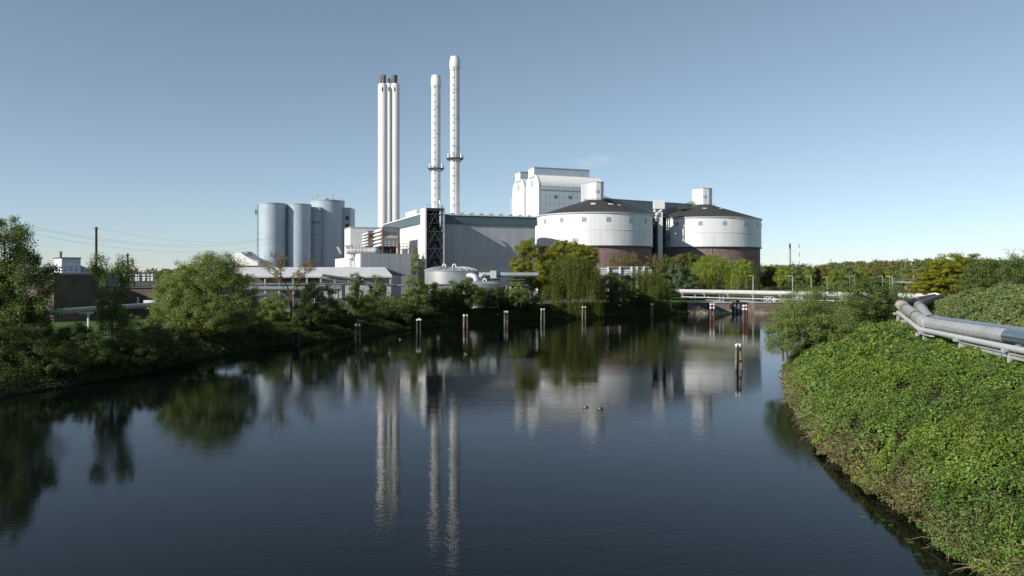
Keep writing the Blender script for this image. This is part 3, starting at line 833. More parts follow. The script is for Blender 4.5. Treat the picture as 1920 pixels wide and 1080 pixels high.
for k in range(4):
    mb = MB(); xx = X(585 + k * 3.9, 347); mb.box(xx, xx + .75, 346.9, 347.02, Z(419, 347), Z(414, 347)); mb.build('window', M['glass'], lk)
mb = MB(); mb.box(X(640, 362), X(660.5, 362), 358, 368, GZ, Z(390, 360)); lk = mb.build('stair_shaft', M['silo_panel'], t)
for y0_, y1_ in ((405, 412), (420, 426), (436, 441)):
    mb = MB(); mb.box(X(648.5, 358), X(653.5, 358), 357.85, 358.05, Z(y1_, 358), Z(y0_, 358)); mb.build('window', M['black'], lk)
mb = MB(); mb.box(X(481.7, 346), X(483.2, 346), 343.6, 344, Z(402, 345), Z(393, 345)); mb.build('sign', M['rust'], t)

t = thing('plant_room', (X(489, 325), 325, GZ), 'small dark brick plant room at the foot of the first silo', 'building')
mb = MB(); mb.box(X(484, 325), X(495, 325), 325, 331, GZ, Z(490, 325)); mb.build('wall', M['brick_wall'], t)
mb = MB(); mb.box(X(483.3, 325), X(495.7, 325), 324.6, 331.4, Z(490, 325), Z(488.6, 325)); mb.build('roof', M['dark_steel'], t)
# small white building with curved roof left of the silos
t = thing('gabled_shed', (X(465, 300), 300, GZ), 'small white shed with sloped roof left of the silos', 'shed')
D_ = 300
mb = MB(); mb.prism([W(436, 500, D_), W(483, 500, D_), W(483, 491, D_), W(470, 486, D_), W(459, 480, D_), W(451, 473, D_), W(440, 474, D_), W(436, 476, D_)], (0, 14, 0)); mb.build('wall', M['white_plain'], t)
mb = MB(); mb.prism([W(451.5, 472.7, 299.6), W(459.6, 479.4, 299.6), W(470.6, 485.4, 299.6), W(484, 490.6, 299.6), W(484, 491.6, 299.6), W(470, 486.6, 299.6), W(458.5, 480.6, 299.6), W(451, 474, 299.6)], (0, 14.8, 0)); mb.build('roof', M['pale_steel'], t)
mb = MB(); mb.box(X(452, 303), X(463.5, 303), 303, 309, Z(484, 303), Z(471.6, 303)); mb.build('roof_box', M['beam'], t)
mb = MB(); mb.box(X(436, 300), X(484, 300), 299.4, 299.9, GZ, Z(498, 300)); mb.build('base', M['rust'], t)

# ------------------------------------------------------------------ open shed
t = thing('storage_shed', (X(605, 209), 209, GZ), 'long open storage shed with pale corrugated roof behind the pipe rack', 'shed')
x0, x1 = X(440, 205), X(735, 205); xr0, xr1 = X(440, 216), X(722, 216)
ze, zr = Z(516, 205), Z(501, 216)
mb = MB(); mb.hexa([(x0, 205, ze - .3), (x1, 205, ze - .3), (xr1, 216, zr - .3), (xr0, 216, zr - .3), (x0, 205, ze), (x1, 205, ze), (xr1, 216, zr), (xr0, 216, zr)]); mb.build('roof', M['shed_roof'], t)
mb = MB(); mb.hexa([(xr0, 216, zr - .35), (xr1, 216, zr - .35), (x1 + 1, 226, ze - .3), (x0, 226, ze - .3), (xr0, 216, zr - .04), (xr1, 216, zr - .04), (x1 + 1, 226, ze), (x0, 226, ze)]); mb.build('roof', M['shed_roof'], t)
mb = MB(); mb.box(X(598, 207), x1 - .6, 207, 207.3, GZ, ze - .3); mb.box(x1 - .9, x1 - .6, 207.3, 226, GZ, ze - .3); mb.build('wall', M['shed_wall_shade'], t)
mb = MB(); mb.box(x0 + 1, X(598, 207), 222, 222.3, GZ, ze); mb.build('back_wall', M['dark_steel'], t)  # dark colour stands in for the shade inside the open bays
mb = MB()
for px_ in np.linspace(445, 732, 12): p = X(px_, 205.6); mb.box(p - .2, p + .2, 205.4, 205.8, GZ, ze - .3)
mb.build('column', M['beam'], t)
mb = MB(); mb.bar((x0, 205.2, ze - .5), (x1, 205.2, ze - .5), .4); mb.build('eave_beam', M['beam'], t)
mb = MB()
for px_ in (640, 678): p = W(px_, 519, 206.6); mb.prism([p, p + Vector((1.2, 0, 0)), p + Vector((1.2, 0, -.6))], (0, .4, 0))
mb.build('floodlight', M['beam'], t)

# ------------------------------------------------------------------ pipe rack between the trees and the yard
t = thing('pipe_rack', (X(700, 192), 192, GZ), 'blue grey steel pipe rack running behind the bank trees', 'pipe rack')
mb = MB()
p0, p1 = Vector((X(440, 190), 190, Z(541, 190))), Vector((X(700, 190), 190, Z(540, 190)))
mb.tube([W(430, 541.5, 188), W(560, 541, 190), W(640, 540.5, 192)], .62, 14); mb.build('pipe', M['pipe_blue'], t, smooth=True)
mb = MB(); mb.tube([W(430, 533, 192), W(640, 533, 194), W(660, 532, 196), W(760, 536, 198)], .3, 10); mb.build('pipe', M['pipe_blue'], t, smooth=True)
mb = MB(); mb.hexa([W(690, 537, 197), W(990, 536, 220), W(990, 536, 224), W(690, 537, 201), W(690, 533.2, 197), W(990, 532.6, 220), W(990, 532.6, 224), W(690, 533.2, 201)]); mb.build('bridge_beam', M['pipe_blue'], t)
mb = MB(); mb.tube([W(605, 516, 200), W(660, 524, 199), W(705, 533, 198), W(740, 535, 197)], .4, 6); mb.bar(W(600, 521, 199), W(720, 538, 196), .35); mb.build('sloping_conveyor', M['dark_steel'], t)
for px_, D_ in ((541, 190), (600, 191), (629, 192), (700, 198), (790, 205), (868, 211), (940, 217), (985, 220)):
    mb = MB(); q = X(px_, D_)
    for s in (-.8, .8): mb.box(q + s - .16, q + s + .16, D_ - .16, D_ + .16, gh(q, D_) - .4, Z(536, D_))
    mb.box(q - 1.2, q + 1.2, D_ - .2, D_ + .2, Z(540, D_), Z(538, D_)); mb.build('trestle', M['dark_steel'], t)
mb = MB()
for px_ in np.arange(446, 700, 12.0):
    D_ = 191; mb.bar(W(px_, 539, D_), W(px_, 529, D_), .09)
for yy_ in (529, 533.5): mb.bar(W(440, yy_, 191), W(700, yy_, 191), .09)
for px_ in np.arange(446, 690, 24.0): mb.bar(W(px_, 539, 191), W(px_ + 12, 529, 191), .08)
mb.build('truss', M['dark_steel'], t)
t = thing('container', (X(652, 186), 186, GZ), 'pale site container on the rack deck behind the bare tree', 'container')
mb = MB(); mb.hexa([W(592, 536, 193.5), W(612, 536, 193.5), W(612, 536, 196), W(592, 536, 196), W(592, 532.5, 193.5), W(612, 532.5, 193.5), W(612, 532.5, 196), W(592, 532.5, 196)]); mb.build('box', M['white_plain'], t)
mb = MB(); mb.hexa([W(613, 536, 193), W(618, 536, 193), W(618, 536, 195), W(613, 536, 195), W(613, 534, 193), W(618, 534, 193), W(618, 534, 195), W(613, 534, 195)]); mb.build('step', M['beam'], t)
t = thing('yard_fence', (X(690, 199), 199, GZ), 'dark mesh fence along the yard under the pipe rack', 'fence')
mb = MB(); mb.box(X(470, 200), X(770, 200), 200, 200.1, GZ - .2, GZ + 3.0); mb.build('mesh_panel', M['dark_steel'], t)
for px_ in np.arange(470, 775, 20.0): mb = MB(); mb.box(X(px_, 199.9) - .08, X(px_, 199.9) + .08, 199.8, 200, GZ - .2, GZ + 2.9); mb.build('post', M['steel'], t)
# portable toilet and white drums
D_ = 176; xx = X(643, D_); zz = gh(xx, D_)
t = thing('portable_toilet', (xx, D_, zz), 'white portable toilet with teal door edge in the yard', 'portable toilet')
mb = MB(); mb.box(xx - .62, xx + .62, D_ - .6, D_ + .6, zz, zz + 2.05); mb.build('cabin', M['white_plain'], t)
mb = MB(); mb.prism([(xx - .66, D_ - .64, zz + 2.05), (xx + .66, D_ - .64, zz + 2.05), (xx + .4, D_ - .64, zz + 2.4), (xx - .4, D_ - .64, zz + 2.4)], (0, 1.28, 0)); mb.build('roof', M['cap'], t)
mb = MB(); mb.box(xx - .12, xx + .2, D_ - .66, D_ - .6, zz + .1, zz + 1.95); mb.build('door', M['teal_door'], t)
D_ = 186; xx = X(734, D_); zz = gh(xx, D_)
t = thing('white_drum', (xx, D_, zz), 'white upright drum standing in the yard below the rack', 'drum')
mb = MB(); mb.lathe(xx, D_, [(.55, zz), (.62, zz + .1), (.62, zz + 1.6), (.4, zz + 1.9), (.3, zz + 2.0)], 18); mb.build('barrel', M['cap'], t, smooth=True)
mb = MB(); mb.lathe(xx, D_, [(.63, zz + .7), (.66, zz + .75), (.63, zz + .8)], 18, caps=False); mb.build('hoop', M['beam'], t)

# ------------------------------------------------------------------ domed tank, second dome, ducts
def dome_tank(x, y, R, zw, zt, label, necks, ribs=True):
    t = thing('storage_tank', (x, y, GZ), label, 'tank')
    mb = MB(); mb.lathe(x, y, [(R, GZ), (R, zw)], 48); mb.build('shell', M['stainless'], t, smooth=True)
    prof = [(R + .12, zw - .1), (R + .12, zw + .05)] + [(R * math.sqrt(max(0, 1 - q * q)) if q < 1 else .05, zw + (zt - zw) * q) for q in (.25, .5, .75, .9, 1.0)]
    mb = MB(); mb.lathe(x, y, prof, 48, caps=False); rf = mb.build('dome', M['steel'], t, smooth=True)
    if ribs:
        for k in range(22):
            a = k * 2 * math.pi / 22
            mb = MB(); mb.tube([(x + (p[0] + .03) * math.cos(a), y + (p[0] + .03) * math.sin(a), p[1] + .06) for p in prof[1:-1]], .11, 4); mb.build('rib', M['pale_steel'], rf)
    for px_, yt_, Dk in necks:
        mb = MB(); qx = X(px_, Dk); zt_ = Z(yt_, Dk)
        pts = [(qx - .45, Dk, zt - 1.0), (qx - .45, Dk, zt_ - .5)] + [(qx - .45 * math.cos(q), Dk, zt_ - .5 + .5 * math.sin(q)) for q in np.linspace(.5, math.pi, 5)] + [(qx + .45, Dk, zt_ - .8)]
        mb.tube(pts, .2, 8); mb.build('vent_pipe', M['white_plain'], rf, smooth=True)
    return t
dome_tank(X(846, 222), 222, 49.3 / F * 222, Z(508.5, 214.2), Z(500, 222), 'silver domed tank with radial roof ribs and two goosenecks', [(833, 495.5, 222), (852, 495.5, 222)])
dome_tank(X(901, 212), 212, 36 / F * 212, Z(533, 206.5), Z(526.5, 212), 'lower domed tank almost hidden by the bank trees', [(909, 522.5, 212)], ribs=False)
t = thing('steam_duct', (X(940, 216), 216, GZ), 'silver overhead duct with bends and a square box beside the domed tank', 'duct')
mb = MB(); mb.tube([W(848, 516.5, 219), W(872, 516.5, 217), W(884, 516.7, 216), W(889.5, 518.2, 215.6), W(892.5, 522, 215.4), W(893, 527, 215.4), W(893, 536, 215.4)], .8, 14); mb.build('duct_run', M['pale_steel'], t, smooth=True)
mb = MB(); mb.tube([W(880, 514.7, 221), W(930, 514.7, 218.5), W(960, 515, 218), W(1010, 515, 217)], .72, 14); mb.build('duct_run', M['pipe_blue'], t, smooth=True)
mb = MB(); mb.tube([W(897, 536, 216.4), W(898.5, 527, 216.4), W(899.5, 521, 216.5), W(903, 517, 216.8), W(909, 515.2, 217.4)], .72, 12); mb.build('duct_run', M['pale_steel'], t, smooth=True)
c = W(925, 514.5, 218); mb = MB(); mb.box(c.x - .9, c.x + .9, c.y - 1.2, c.y + .6, c.z - 1.1, c.z + 1.1); mb.build('junction_box', M['pale_steel'], t)
mb = MB()
for px_ in (912, 918, 936, 953): q = X(px_, 218); mb.box(q - .12, q + .12, 217.9, 218.1, GZ, Z(517, 218))
mb.bar(W(905, 524, 218), W(985, 524, 217), .3); mb.bar(W(905, 529, 218), W(985, 529, 217), .2)
mb.build('support', M['dark_steel'], t)
random.seed(21)
t = thing('pump_skid', (X(955, 215), 215, GZ), 'dark pump skid with brick piers under the overhead duct', 'pumps')
mb = MB(); mb.box(X(908, 216), X(975, 216), 215.5, 219, GZ, Z(540, 216)); mb.build('housing', M['black'], t)
for px_ in (949, 957, 968, 977): mb = MB(); q = X(px_, 214.5); mb.box(q - .22, q + .22, 214.3, 214.8, GZ, Z(537, 214.5)); mb.build('pier', M['rust_concrete'], t)
for px_ in (942, 964): mb = MB(); q = X(px_, 214); mb.tube([(q, 214, GZ), (q, 214, Z(541, 214)), (q + .4, 214, Z(539.5, 214))], .2, 8); mb.build('valve_pipe', M['pale_steel'], t, smooth=True)

# ------------------------------------------------------------------ boiler house with two barrel roofs
BH = Frame(14.3, 400, math.radians(21.2))
t = thing('boiler_house', BH.p(0, 0, GZ), 'tall white boiler house with two barrel vaulted bays and blue panelled flank', 'industrial building')
ZE = Z(337, 400); LA = 39.0; BW = 18.6
rise = Z(323, 400) - ZE
for kbay in range(2):
    b0 = kbay * (BW + 1.6)
    prof = [(b0, GZ), (b0 + BW, GZ), (b0 + BW, ZE - 3)]
    arc = [(b0 + BW / 2 - BW / 2 * math.cos(q), ZE - 3 + (rise + 3) * math.sin(q)) for q in np.linspace(0, math.pi, 17)]
    prof = [(b0, GZ), (b0 + BW, GZ)] + arc[::-1]
    mb = MB(); mb.prism([BH.p(0, b_, z_) for b_, z_ in prof], Vector((BH.u[0], BH.u[1], 0)) * .4); bay = mb.build('gable_wall', M['white'], t)
    mb = MB()
    if kbay == 0: mb.box(.4, LA, b0 + .05, b0 + BW - .05, GZ, ZE - 3, BH)
    else: mb.box(.4, LA, b0 + .05, b0 + BW - .05, GZ, ZE - 3, BH)
    mb.build('flank_wall', M['glass_panel'], t)
    mb = MB()
    for k in range(16):
        p, q = arc[k], arc[k + 1]
        mb.face([BH.p(.4, p[0], p[1]), BH.p(LA, p[0], p[1]), BH.p(LA, q[0], q[1]), BH.p(.4, q[0], q[1])][::-1])
    mb.face([BH.p(LA, b_, z_) for b_, z_ in arc])
    mb.build('barrel_roof', M['white_plain'], t, smooth=True)
    mb = MB(); bm0 = b0 + BW / 2 - 4; zt = Z(314, 402) if kbay == 0 else Z(322, 418)
    mb.box(-.2, 33 if kbay == 0 else 30, bm0, bm0 + 8, ZE + rise - 2.2, ZE + rise + 3.2, BH); mo = mb.build('roof_monitor', M['silo'], t)
    mb = MB(); mb.box(-.4, (33 if kbay == 0 else 30) + .2, bm0 - .2, bm0 + 8.2, ZE + rise + 3.2, ZE + rise + 3.6, BH); mb.build('monitor_roof', M['beam'], mo)
    mb = MB(); mb.box(-.5, -.2, bm0 + .05, bm0 + 7.95, ZE + rise - 1.5, ZE + rise + 3.1, BH); mb.build('monitor_end', M['white_plain'], mo)
    mb = MB(); cb, cz = b0 + BW / 2, ZE - 1.0
    mb.prism([BH.p(-.12, cb + 2.1 * math.cos(q), cz + 2.1 * math.sin(q)) for q in np.linspace(0, 2 * math.pi, 21)[:-1]], Vector((BH.u[0], BH.u[1], 0)) * .1); mb.build('round_louvre', M['beam_pale'], t)
    mb = MB()
    arc2 = [(b0 + BW / 2 - (BW / 2 + .12) * math.cos(q), ZE - 3 + (rise + 3.15) * math.sin(q)) for q in np.linspace(0, math.pi, 17)]
    mb.tube([BH.p(0.3, b_, z_) for b_, z_ in arc2], .22, 5); mb.build('roof_edge', M['beam'], t)
mb = MB(); mb.box(.8, LA - .2, BW, BW + 1.6, GZ, ZE - 1, BH); mb.build('valley_wall', M['dark_steel'], t)
mb = MB(); mb.box(-.0, 4, 2 * BW + 1.6, 2 * BW + 4.6, GZ, ZE - 6, BH); mb.build('rear_shaft', M['silo'], t)
for row in (0, 1, 2):
    for k in range(4):
        a_ = 9.2 + k * 8.6; z0 = 42.2 - row * 11.0
        if row == 0: pass
        mb = MB(); mb.box(a_, a_ + 1.35, -.1, .02, z0 + 11.2, z0 + 12.7, BH); w_ = mb.build('window', M['glass'], t)
        mb = MB(); mb.box(a_ - .12, a_ + 1.47, -.06, -.01, z0 + 11.08, z0 + 12.82, BH); mb.build('window_frame', M['beam'], w_)
mb = MB(); mb.box(.5, LA, -.14, 0, ZE - 5.4, ZE - 4.9, BH); mb.build('string_course', M['beam'], t)

# ------------------------------------------------------------------ two round bunkers with conical roofs
def bunker(px, D, R, zt, zb, zap, hx, hR, hzt, label, hlabel):
    cx, cy = X(px, D), D
    t = thing('round_bunker', (cx, cy, GZ), label, 'storage bunker')
    mb = MB(); mb.lathe(cx, cy, [(R - .5, GZ), (R - .5, zb)], 90); mb.build('brick_base', M['tank_brick'], t, smooth=True)
    mb = MB(); mb.lathe(cx, cy, [(R - .6, zb - .1), (R + .25, zb - .1), (R + .25, zb + .25), (R - .6, zb + .25)], 90, caps=False); mb.build('base_ring', M['dark_steel'], t)
    mb = MB(); mb.lathe(cx, cy, [(R, zb + .25), (R, zt)], 90); mb.build('drum_wall', M['white_clad'], t, smooth=True)
    zmid = zb + (zt - zb) * .48
    mb = MB(); mb.lathe(cx, cy, [(R + .02, zmid), (R + .1, zmid + .02), (R + .1, zmid + .2), (R + .02, zmid + .22)], 90, caps=False); mb.build('joint_ring', M['white_plain'], t)
    mb = MB(); mb.lathe(cx, cy, [(R + .35, zt), (R + .35, zt + .18), (hR * .6, zap), ], 28, caps=False); mb.build('cone_roof', M['roof_felt'], t)
    mb = MB(); mb.lathe(cx, cy, [(R + .36, zt - .25), (R + .42, zt + .2)], 90, caps=False); mb.build('eave', M['pale_steel'], t)
    # small windows round the drum, high up
    for k in range(16):
        a = -math.pi / 2 + (k - 8) * math.pi / 8 + .12
        ca, sa = math.cos(a), math.sin(a)
        mb = MB(); c = Vector((cx + R * ca, cy + R * sa, zt - 3.4)); tg = Vector((-sa, ca, 0)); nr = Vector((ca, sa, 0))
        poly = [c - tg * .85 - nr * .2, c + tg * .85 - nr * .2, c + tg * .85 + nr * .06, c - tg * .85 + nr * .06]
        mb.prism(poly, (0, 0, 1.7)); w_ = mb.build('window', M['glass_soft'], t)
        mb = MB()
        for s in (-.42, .42): mb.bar(c + tg * s + nr * .08, c + tg * s + nr * .08 + Vector((0, 0, 1.7)), .1)
        mb.bar(c - tg * .85 + nr * .08 + Vector((0, 0, .85)), c + tg * .85 + nr * .08 + Vector((0, 0, .85)), .1)
        mb.build('window_bar', M['beam'], w_)
    # roof lights
    for a in (-1.72, -1.0, -.35):
        ca, sa = math.cos(a), math.sin(a); q = .55
        rr = R * (1 - q); zc = zt + (zap - zt) * q
        mb = MB(); c = Vector((cx + rr * ca, cy + rr * sa, zc)); tg = Vector((-sa, ca, 0)); nr = Vector((ca, sa, 0))
        mb.prism([c - tg * .9 - nr * .6 + Vector((0, 0, -.1)), c + tg * .9 - nr * .6 + Vector((0, 0, -.1)), c + tg * .9 + nr * .6 + Vector((0, 0, -.6)), c - tg * .9 + nr * .6 + Vector((0, 0, -.6))], (0, 0, .95)); mb.build('roof_light', M['cap'], t)
    mb = MB(); mb.lathe(cx + hx, cy, [(hR, zap - 2.4), (hR, hzt)], 10, a0=.2); hd = mb.build('head_house', M['white_clad'], t)
    mb = MB(); mb.lathe(cx + hx, cy, [(hR + .15, hzt), (hR + .15, hzt + .2)], 10, a0=.2); mb.build('head_roof', M['beam'], hd)
    mb = MB(); mb.box(cx + hx - .6, cx + hx + .5, cy - hR - .05, cy - hR + .4, hzt - 4.2, hzt - 3.0); mb.build('window', M['glass_soft'], hd)
    # railing round the head house
    mb = MB(); rr = hR + 1.1; z_ = zap - (zap - zt) * (rr / R) + .1
    pts = [(cx + rr * math.cos(q), cy + rr * math.sin(q)) for q in np.linspace(0, 2 * math.pi, 21)]
    for hgt in (.6, 1.1): mb.tube([(p[0], p[1], z_ + hgt) for p in pts], .06, 4, caps=False)
    for p in pts[:-1]: mb.bar((p[0], p[1], z_ - .3), (p[0], p[1], z_ + 1.1), .08)
    mb.build('railing', M['dark_steel'], t)
    # downpipe
    mb = MB(); a = -1.66; mb.tube([(cx + (R - .3) * math.cos(a), cy + (R - .3) * math.sin(a), GZ), (cx + (R - .3) * math.cos(a), cy + (R - .3) * math.sin(a), zb - .1)], .1, 6); mb.build('downpipe', M['steel'], t)
    return t, cx, cy
D1, D2 = 300, 335
b1, c1x, c1y = bunker(1114, D1, 108 / F * D1, Z(399, D1 - 21), Z(461.5, D1 - 21), Z(374, D1), .86, 3.1, Z(343, D1), 'nearer white round bunker with dark cone roof on a purple brick base', '')
b2, c2x, c2y = bunker(1316, D2, 106 / F * D2, Z(407.5, D2 - 23), Z(463.5, D2 - 23), Z(383, D2), 0, 4.5, Z(355, D2), 'farther white round bunker with cone roof, right of the lift tower', '')
mb = MB(); mb.box(X(1091.5, D1), X(1104, D1), D1 - .2, D1 + 4.5, Z(380, D1), Z(344.5, D1)); mb.build('head_annex', M['white_clad'], b1)

def roof_stair(parent, cx, cy, R, zt, zap, ang, hR, label):
    """railed stair lying on the cone, from the eave up to the head house"""
    d = Vector((math.cos(ang), math.sin(ang), 0)); s = Vector((-d.y, d.x, 0))
    lo = Vector((cx, cy, zt + .7)) + d * (R + .3); hi = Vector((cx, cy, zap + .1)) + d * (hR + .2)
    mb = MB()
    for q in (-.7, .7):
        mb.bar(lo + s * q, hi + s * q, .25, .4)
        mb.bar(lo + s * q + Vector((0, 0, 1.2)), hi + s * q + Vector((0, 0, 1.2)), .12)
        for k in range(15):
            p = lo.lerp(hi, k / 14) + s * q; mb.bar(p, p + Vector((0, 0, 1.2)), .1)
            if k < 14: p2 = lo.lerp(hi, (k + 1) / 14) + s * q; mb.bar(p, p2 + Vector((0, 0, 1.2)), .07)
    for k in range(30): p = lo.lerp(hi, k / 29); mb.bar(p - s * .7, p + s * .7, .12)
    mb.build('roof_stair', M['dark_steel'], parent)
roof_stair(b1, c1x, c1y, 108 / F * D1, Z(399, D1 - 21), Z(374, D1), math.radians(12), 4.05, '')
roof_stair(b2, c2x, c2y, 106 / F * D2, Z(407.5, D2 - 23), Z(383, D2), math.radians(205), 4.5, '')
mb = MB(); c = W(1280, 389, 325); mb.box(c.x - 2, c.x + 2, c.y - 1.2, c.y + 1.2, c.z - .8, c.z + 1.0); mb.bar(c + Vector((-2, 0, -.8)), c + Vector((-2, 0, -4)), .2); mb.bar(c + Vector((2, 0, -.8)), c + Vector((2, 0, -4)), .2); mb.build('stair_landing', M['dark_steel'], b2)

# conveyor gallery
G0 = Vector((X(1128, 309), 309, 0)); G1 = Vector((X(1300, 337), 337, 0))
dg = (G1 - G0).normalized(); sg = Vector((-dg.y, dg.x, 0))
t = thing('conveyor_gallery', (G0.x, G0.y, GZ), 'long grey elevated conveyor gallery between the two bunker heads', 'conveyor gallery')
def gbox(mb, a0, a1, b0, b1, z0, z1):
    P = lambda a, b, z: (G0.x + dg.x * a + sg.x * b, G0.y + dg.y * a + sg.y * b, z)
    mb.hexa([P(a0, b0, z0), P(a1, b0, z0), P(a1, b1, z0), P(a0, b1, z0), P(a0, b0, z1), P(a1, b0, z1), P(a1, b1, z1), P(a0, b1, z1)])
LG = (G1 - G0).length
mb = MB(); gbox(mb, 0, LG, 0, 4.5, 37.5, 43.8); mb.build('gallery_wall', M['grey_clad'], t)
mb = MB(); gbox(mb, -.2, LG + .2, -.25, 4.75, 43.8, 44.2); mb.build('roof', M['beam'], t)
for a_ in (LG * .42, LG * .62):
    mb = MB(); gbox(mb, a_, a_ + 1, 0.2, 1.2, GZ, 37.5); gbox(mb, a_, a_ + 1, 3.3, 4.3, GZ, 37.5); mb.build('pillar', M['steel'], t)
# lift tower
LX, LY = X(1237.5, 308), 308
t = thing('lift_tower', (LX, LY, GZ), 'slim white lift shaft with dark platforms between the two bunkers', 'lift tower')
mb = MB(); mb.box(LX - .9, LX + .9, LY - .9, LY + .9, GZ, Z(392, 308)); mb.build('shaft', M['white_clad'], t)
mb = MB(); mb.box(X(1225.5, 308), X(1245, 308), LY - 1.6, LY + 1.6, Z(392, 308), Z(376.5, 308)); mb.build('head_box', M['white_clad'], t)
mb = MB()
xa, xb = X(1221, 310), X(1254, 310)
for xq in (xa, X(1229, 310), X(1247, 310), xb):
    for yq in (LY + .4, LY + 4.2): mb.bar((xq, yq, GZ), (xq, yq, Z(403, 310)), .35)
z = GZ + 3; k = 0
while z < 34:
    mb.bar((xa, LY + 4.2, z), (xb, LY + 4.2, z + 3.4) if k % 2 else (xb, LY + 4.2, z), .25)
    mb.bar((X(1229, 310), LY + 4.0, z), (X(1247, 310), LY + 4.0, z + 3.6), .22); z += 3.6; k += 1
fr_ = mb.build('frame', M['dark_steel'], t)
for yy_ in (407, 426, 445, 463):
    mb = MB(); zz = Z(yy_, 308); mb.box(xa - .4, xb + .4, LY + .95, LY + 4.6, zz - .3, zz)
    mb.box(xa - .4, xb + .4, LY + .95, LY + 1.05, zz + .9, zz + 1.05)
    for k in range(8): q = xa + (xb - xa) * k / 7; mb.bar((q, LY + 1.0, zz), (q, LY + 1.0, zz + 1), .1)
    mb.build('platform', M['dark_steel'], t)
mb = MB(); mb.box(xa + .5, xb - .5, LY + 4.5, LY + 5, GZ, Z(408, 310)); mb.build('shadow_sheet', M['black'], t)  # black sheet standing in for the shadow behind the frame
random.seed(8)
mb = MB()
for yy_, px_, r in ((396, 1228, .7), (402, 1232, .9), (399, 1235, .5), (409, 1230, .8), (414, 1231, .6), (394, 1240, .6)):
    c = W(px_, yy_, 307); mb.lathe(c.x, c.y, [(r * .4, c.z - r), (r, c.z - .3), (r, c.z + .3), (r * .5, c.z + r)], 10)
mb.build('hoist_gear', M['pale_steel'], t, smooth=True)

# pipe bridge / steel rack right of the willows
t = thing('steel_rack', (X(1175, 262), 262, GZ), 'pale steel pipe rack with stacked white pipes below the nearer bunker', 'pipe rack')
mb = MB(); mb.hexa([W(1136, 501.2, 261), W(1218, 501.2, 261), W(1218, 501.2, 265), W(1136, 501.2, 265), W(1136, 500, 261), W(1218, 500, 261), W(1218, 500, 265), W(1136, 500, 265)]); mb.build('top_beam', M['beam'], t)
for yy_, r in ((504, .35), (507.5, .3), (511, .4), (514.5, .45)):
    mb = MB(); mb.tube([W(1126, yy_, 262), W(1222, yy_ + .5, 262)], r, 8); mb.build('pipe', M['pale_steel'], t, smooth=True)
for px_ in (1140, 1162, 1184, 1194, 1207):
    mb = MB(); q = X(px_, 261); mb.box(q - .3, q + .3, 260.8, 261.2, GZ, Z(500, 261)); mb.build('post', M['cap'], t)
mb = MB(); mb.hexa([W(1141, 517, 260), W(1158, 517, 260), W(1158, 517, 264), W(1141, 517, 264), W(1141, 510.5, 260), W(1158, 510.5, 260), W(1158, 510.5, 264), W(1141, 510.5, 264)]); mb.build('tray', M['black'], t)

# ------------------------------------------------------------------ steam above the boiler house
m = bpy.data.materials.new('thin_steam'); m.use_nodes = True; nt = m.node_tree; nt.nodes.clear()
out = nt.nodes.new('ShaderNodeOutputMaterial'); pv = nt.nodes.new('ShaderNodeVolumePrincipled')
pv.inputs['Color'].default_value = (1, 1, 1, 1); pv.inputs['Anisotropy'].default_value = -0.3
co = nt.nodes.new('ShaderNodeTexCoord').outputs['Object']
f = noise(nt, co, 0.16, 5, 0.65)
gr = nt.nodes.new('ShaderNodeVectorMath'); gr.operation = 'LENGTH'
mp = nt.nodes.new('ShaderNodeMapping'); mp.inputs['Scale'].default_value = (1 / 16.0, 1 / 6.0, 1 / 5.5)
nt.links.new(co, mp.inputs['Vector']); nt.links.new(mp.outputs[0], gr.inputs[0])
fall = ramp(nt, gr.outputs['Value'], [(0.15, (1, 1, 1)), (1.0, (0, 0, 0))])
den = ramp(nt, f, [(0.46, (0, 0, 0)), (0.72, (1, 1, 1))])
mu = nt.nodes.new('ShaderNodeMath'); mu.operation = 'MULTIPLY'; nt.links.new(fall, mu.inputs[0]); nt.links.new(den, mu.inputs[1])
mu2 = nt.nodes.new('ShaderNodeMath'); mu2.operation = 'MULTIPLY'; mu2.inputs[1].default_value = 0.11; nt.links.new(mu.outputs[0], mu2.inputs[0])
nt.links.new(mu2.outputs[0], pv.inputs['Density']); nt.links.new(pv.outputs[0], out.inputs['Volume'])
c = W(1108, 302, 440)
bm_ = MB(); prof = [(.1, c.z - 5.5)] + [(16 * math.cos(q), c.z + 5.5 * math.sin(q)) for q in np.linspace(-1.3, 1.3, 9)] + [(.1, c.z + 5.5)]
bm_.lathe(0, 0, [(r, z - c.z) for r, z in prof], 24)
bm_.v = [(a_ + c.x, b_ * .375 + c.y, d_ + c.z + a_ * .22) for a_, b_, d_ in bm_.v]
bm_.build('steam', m, None, c, kind='stuff', label='thin white steam drifting above the boiler house roof', category='steam')
# ------------------------------------------------------------------ heating pipeline on the right bank and over the lock
def at(px, py, D): return W(px, py, D)
t = thing('heating_pipeline', (44.3, 80, 8), 'two thick grey heating pipes with a slimmer pipe on steel beams above the brambles', 'pipeline')
A0, A1, A2, A3 = at(2260, 690, 36), at(1735, 606, 80), at(1693, 574, 102), None
dirA = (A0 - A1).normalized()
mbend = A1 + dirA * 22.2
mb = MB(); mb.tube([A1 + dirA * 1.2, mbend], .61, 28); mb.build('front_pipe', M['pipe'], t, smooth=True)
mb = MB(); mb.tube([mbend - dirA * .02, A0], .625, 28); mb.build('new_jacket_section', M['pipe_new'], t, smooth=True)
d2 = (A2 - A1).normalized()
bez = lambda p, q, r, n=7: [(p * (1 - s) * (1 - s) + q * 2 * s * (1 - s) + r * s * s) for s in [k / (n - 1) for k in range(n)]]
mb = MB(); mb.tube(bez(A1 + dirA * 1.3, A1, A1 + d2 * 1.3), .68, 28); mb.build('elbow', M['concrete'], t, smooth=True)
mb = MB(); mb.tube([A1 + d2 * 1.2, A2], .61, 28); mb.build('front_pipe', M['pipe'], t, smooth=True)
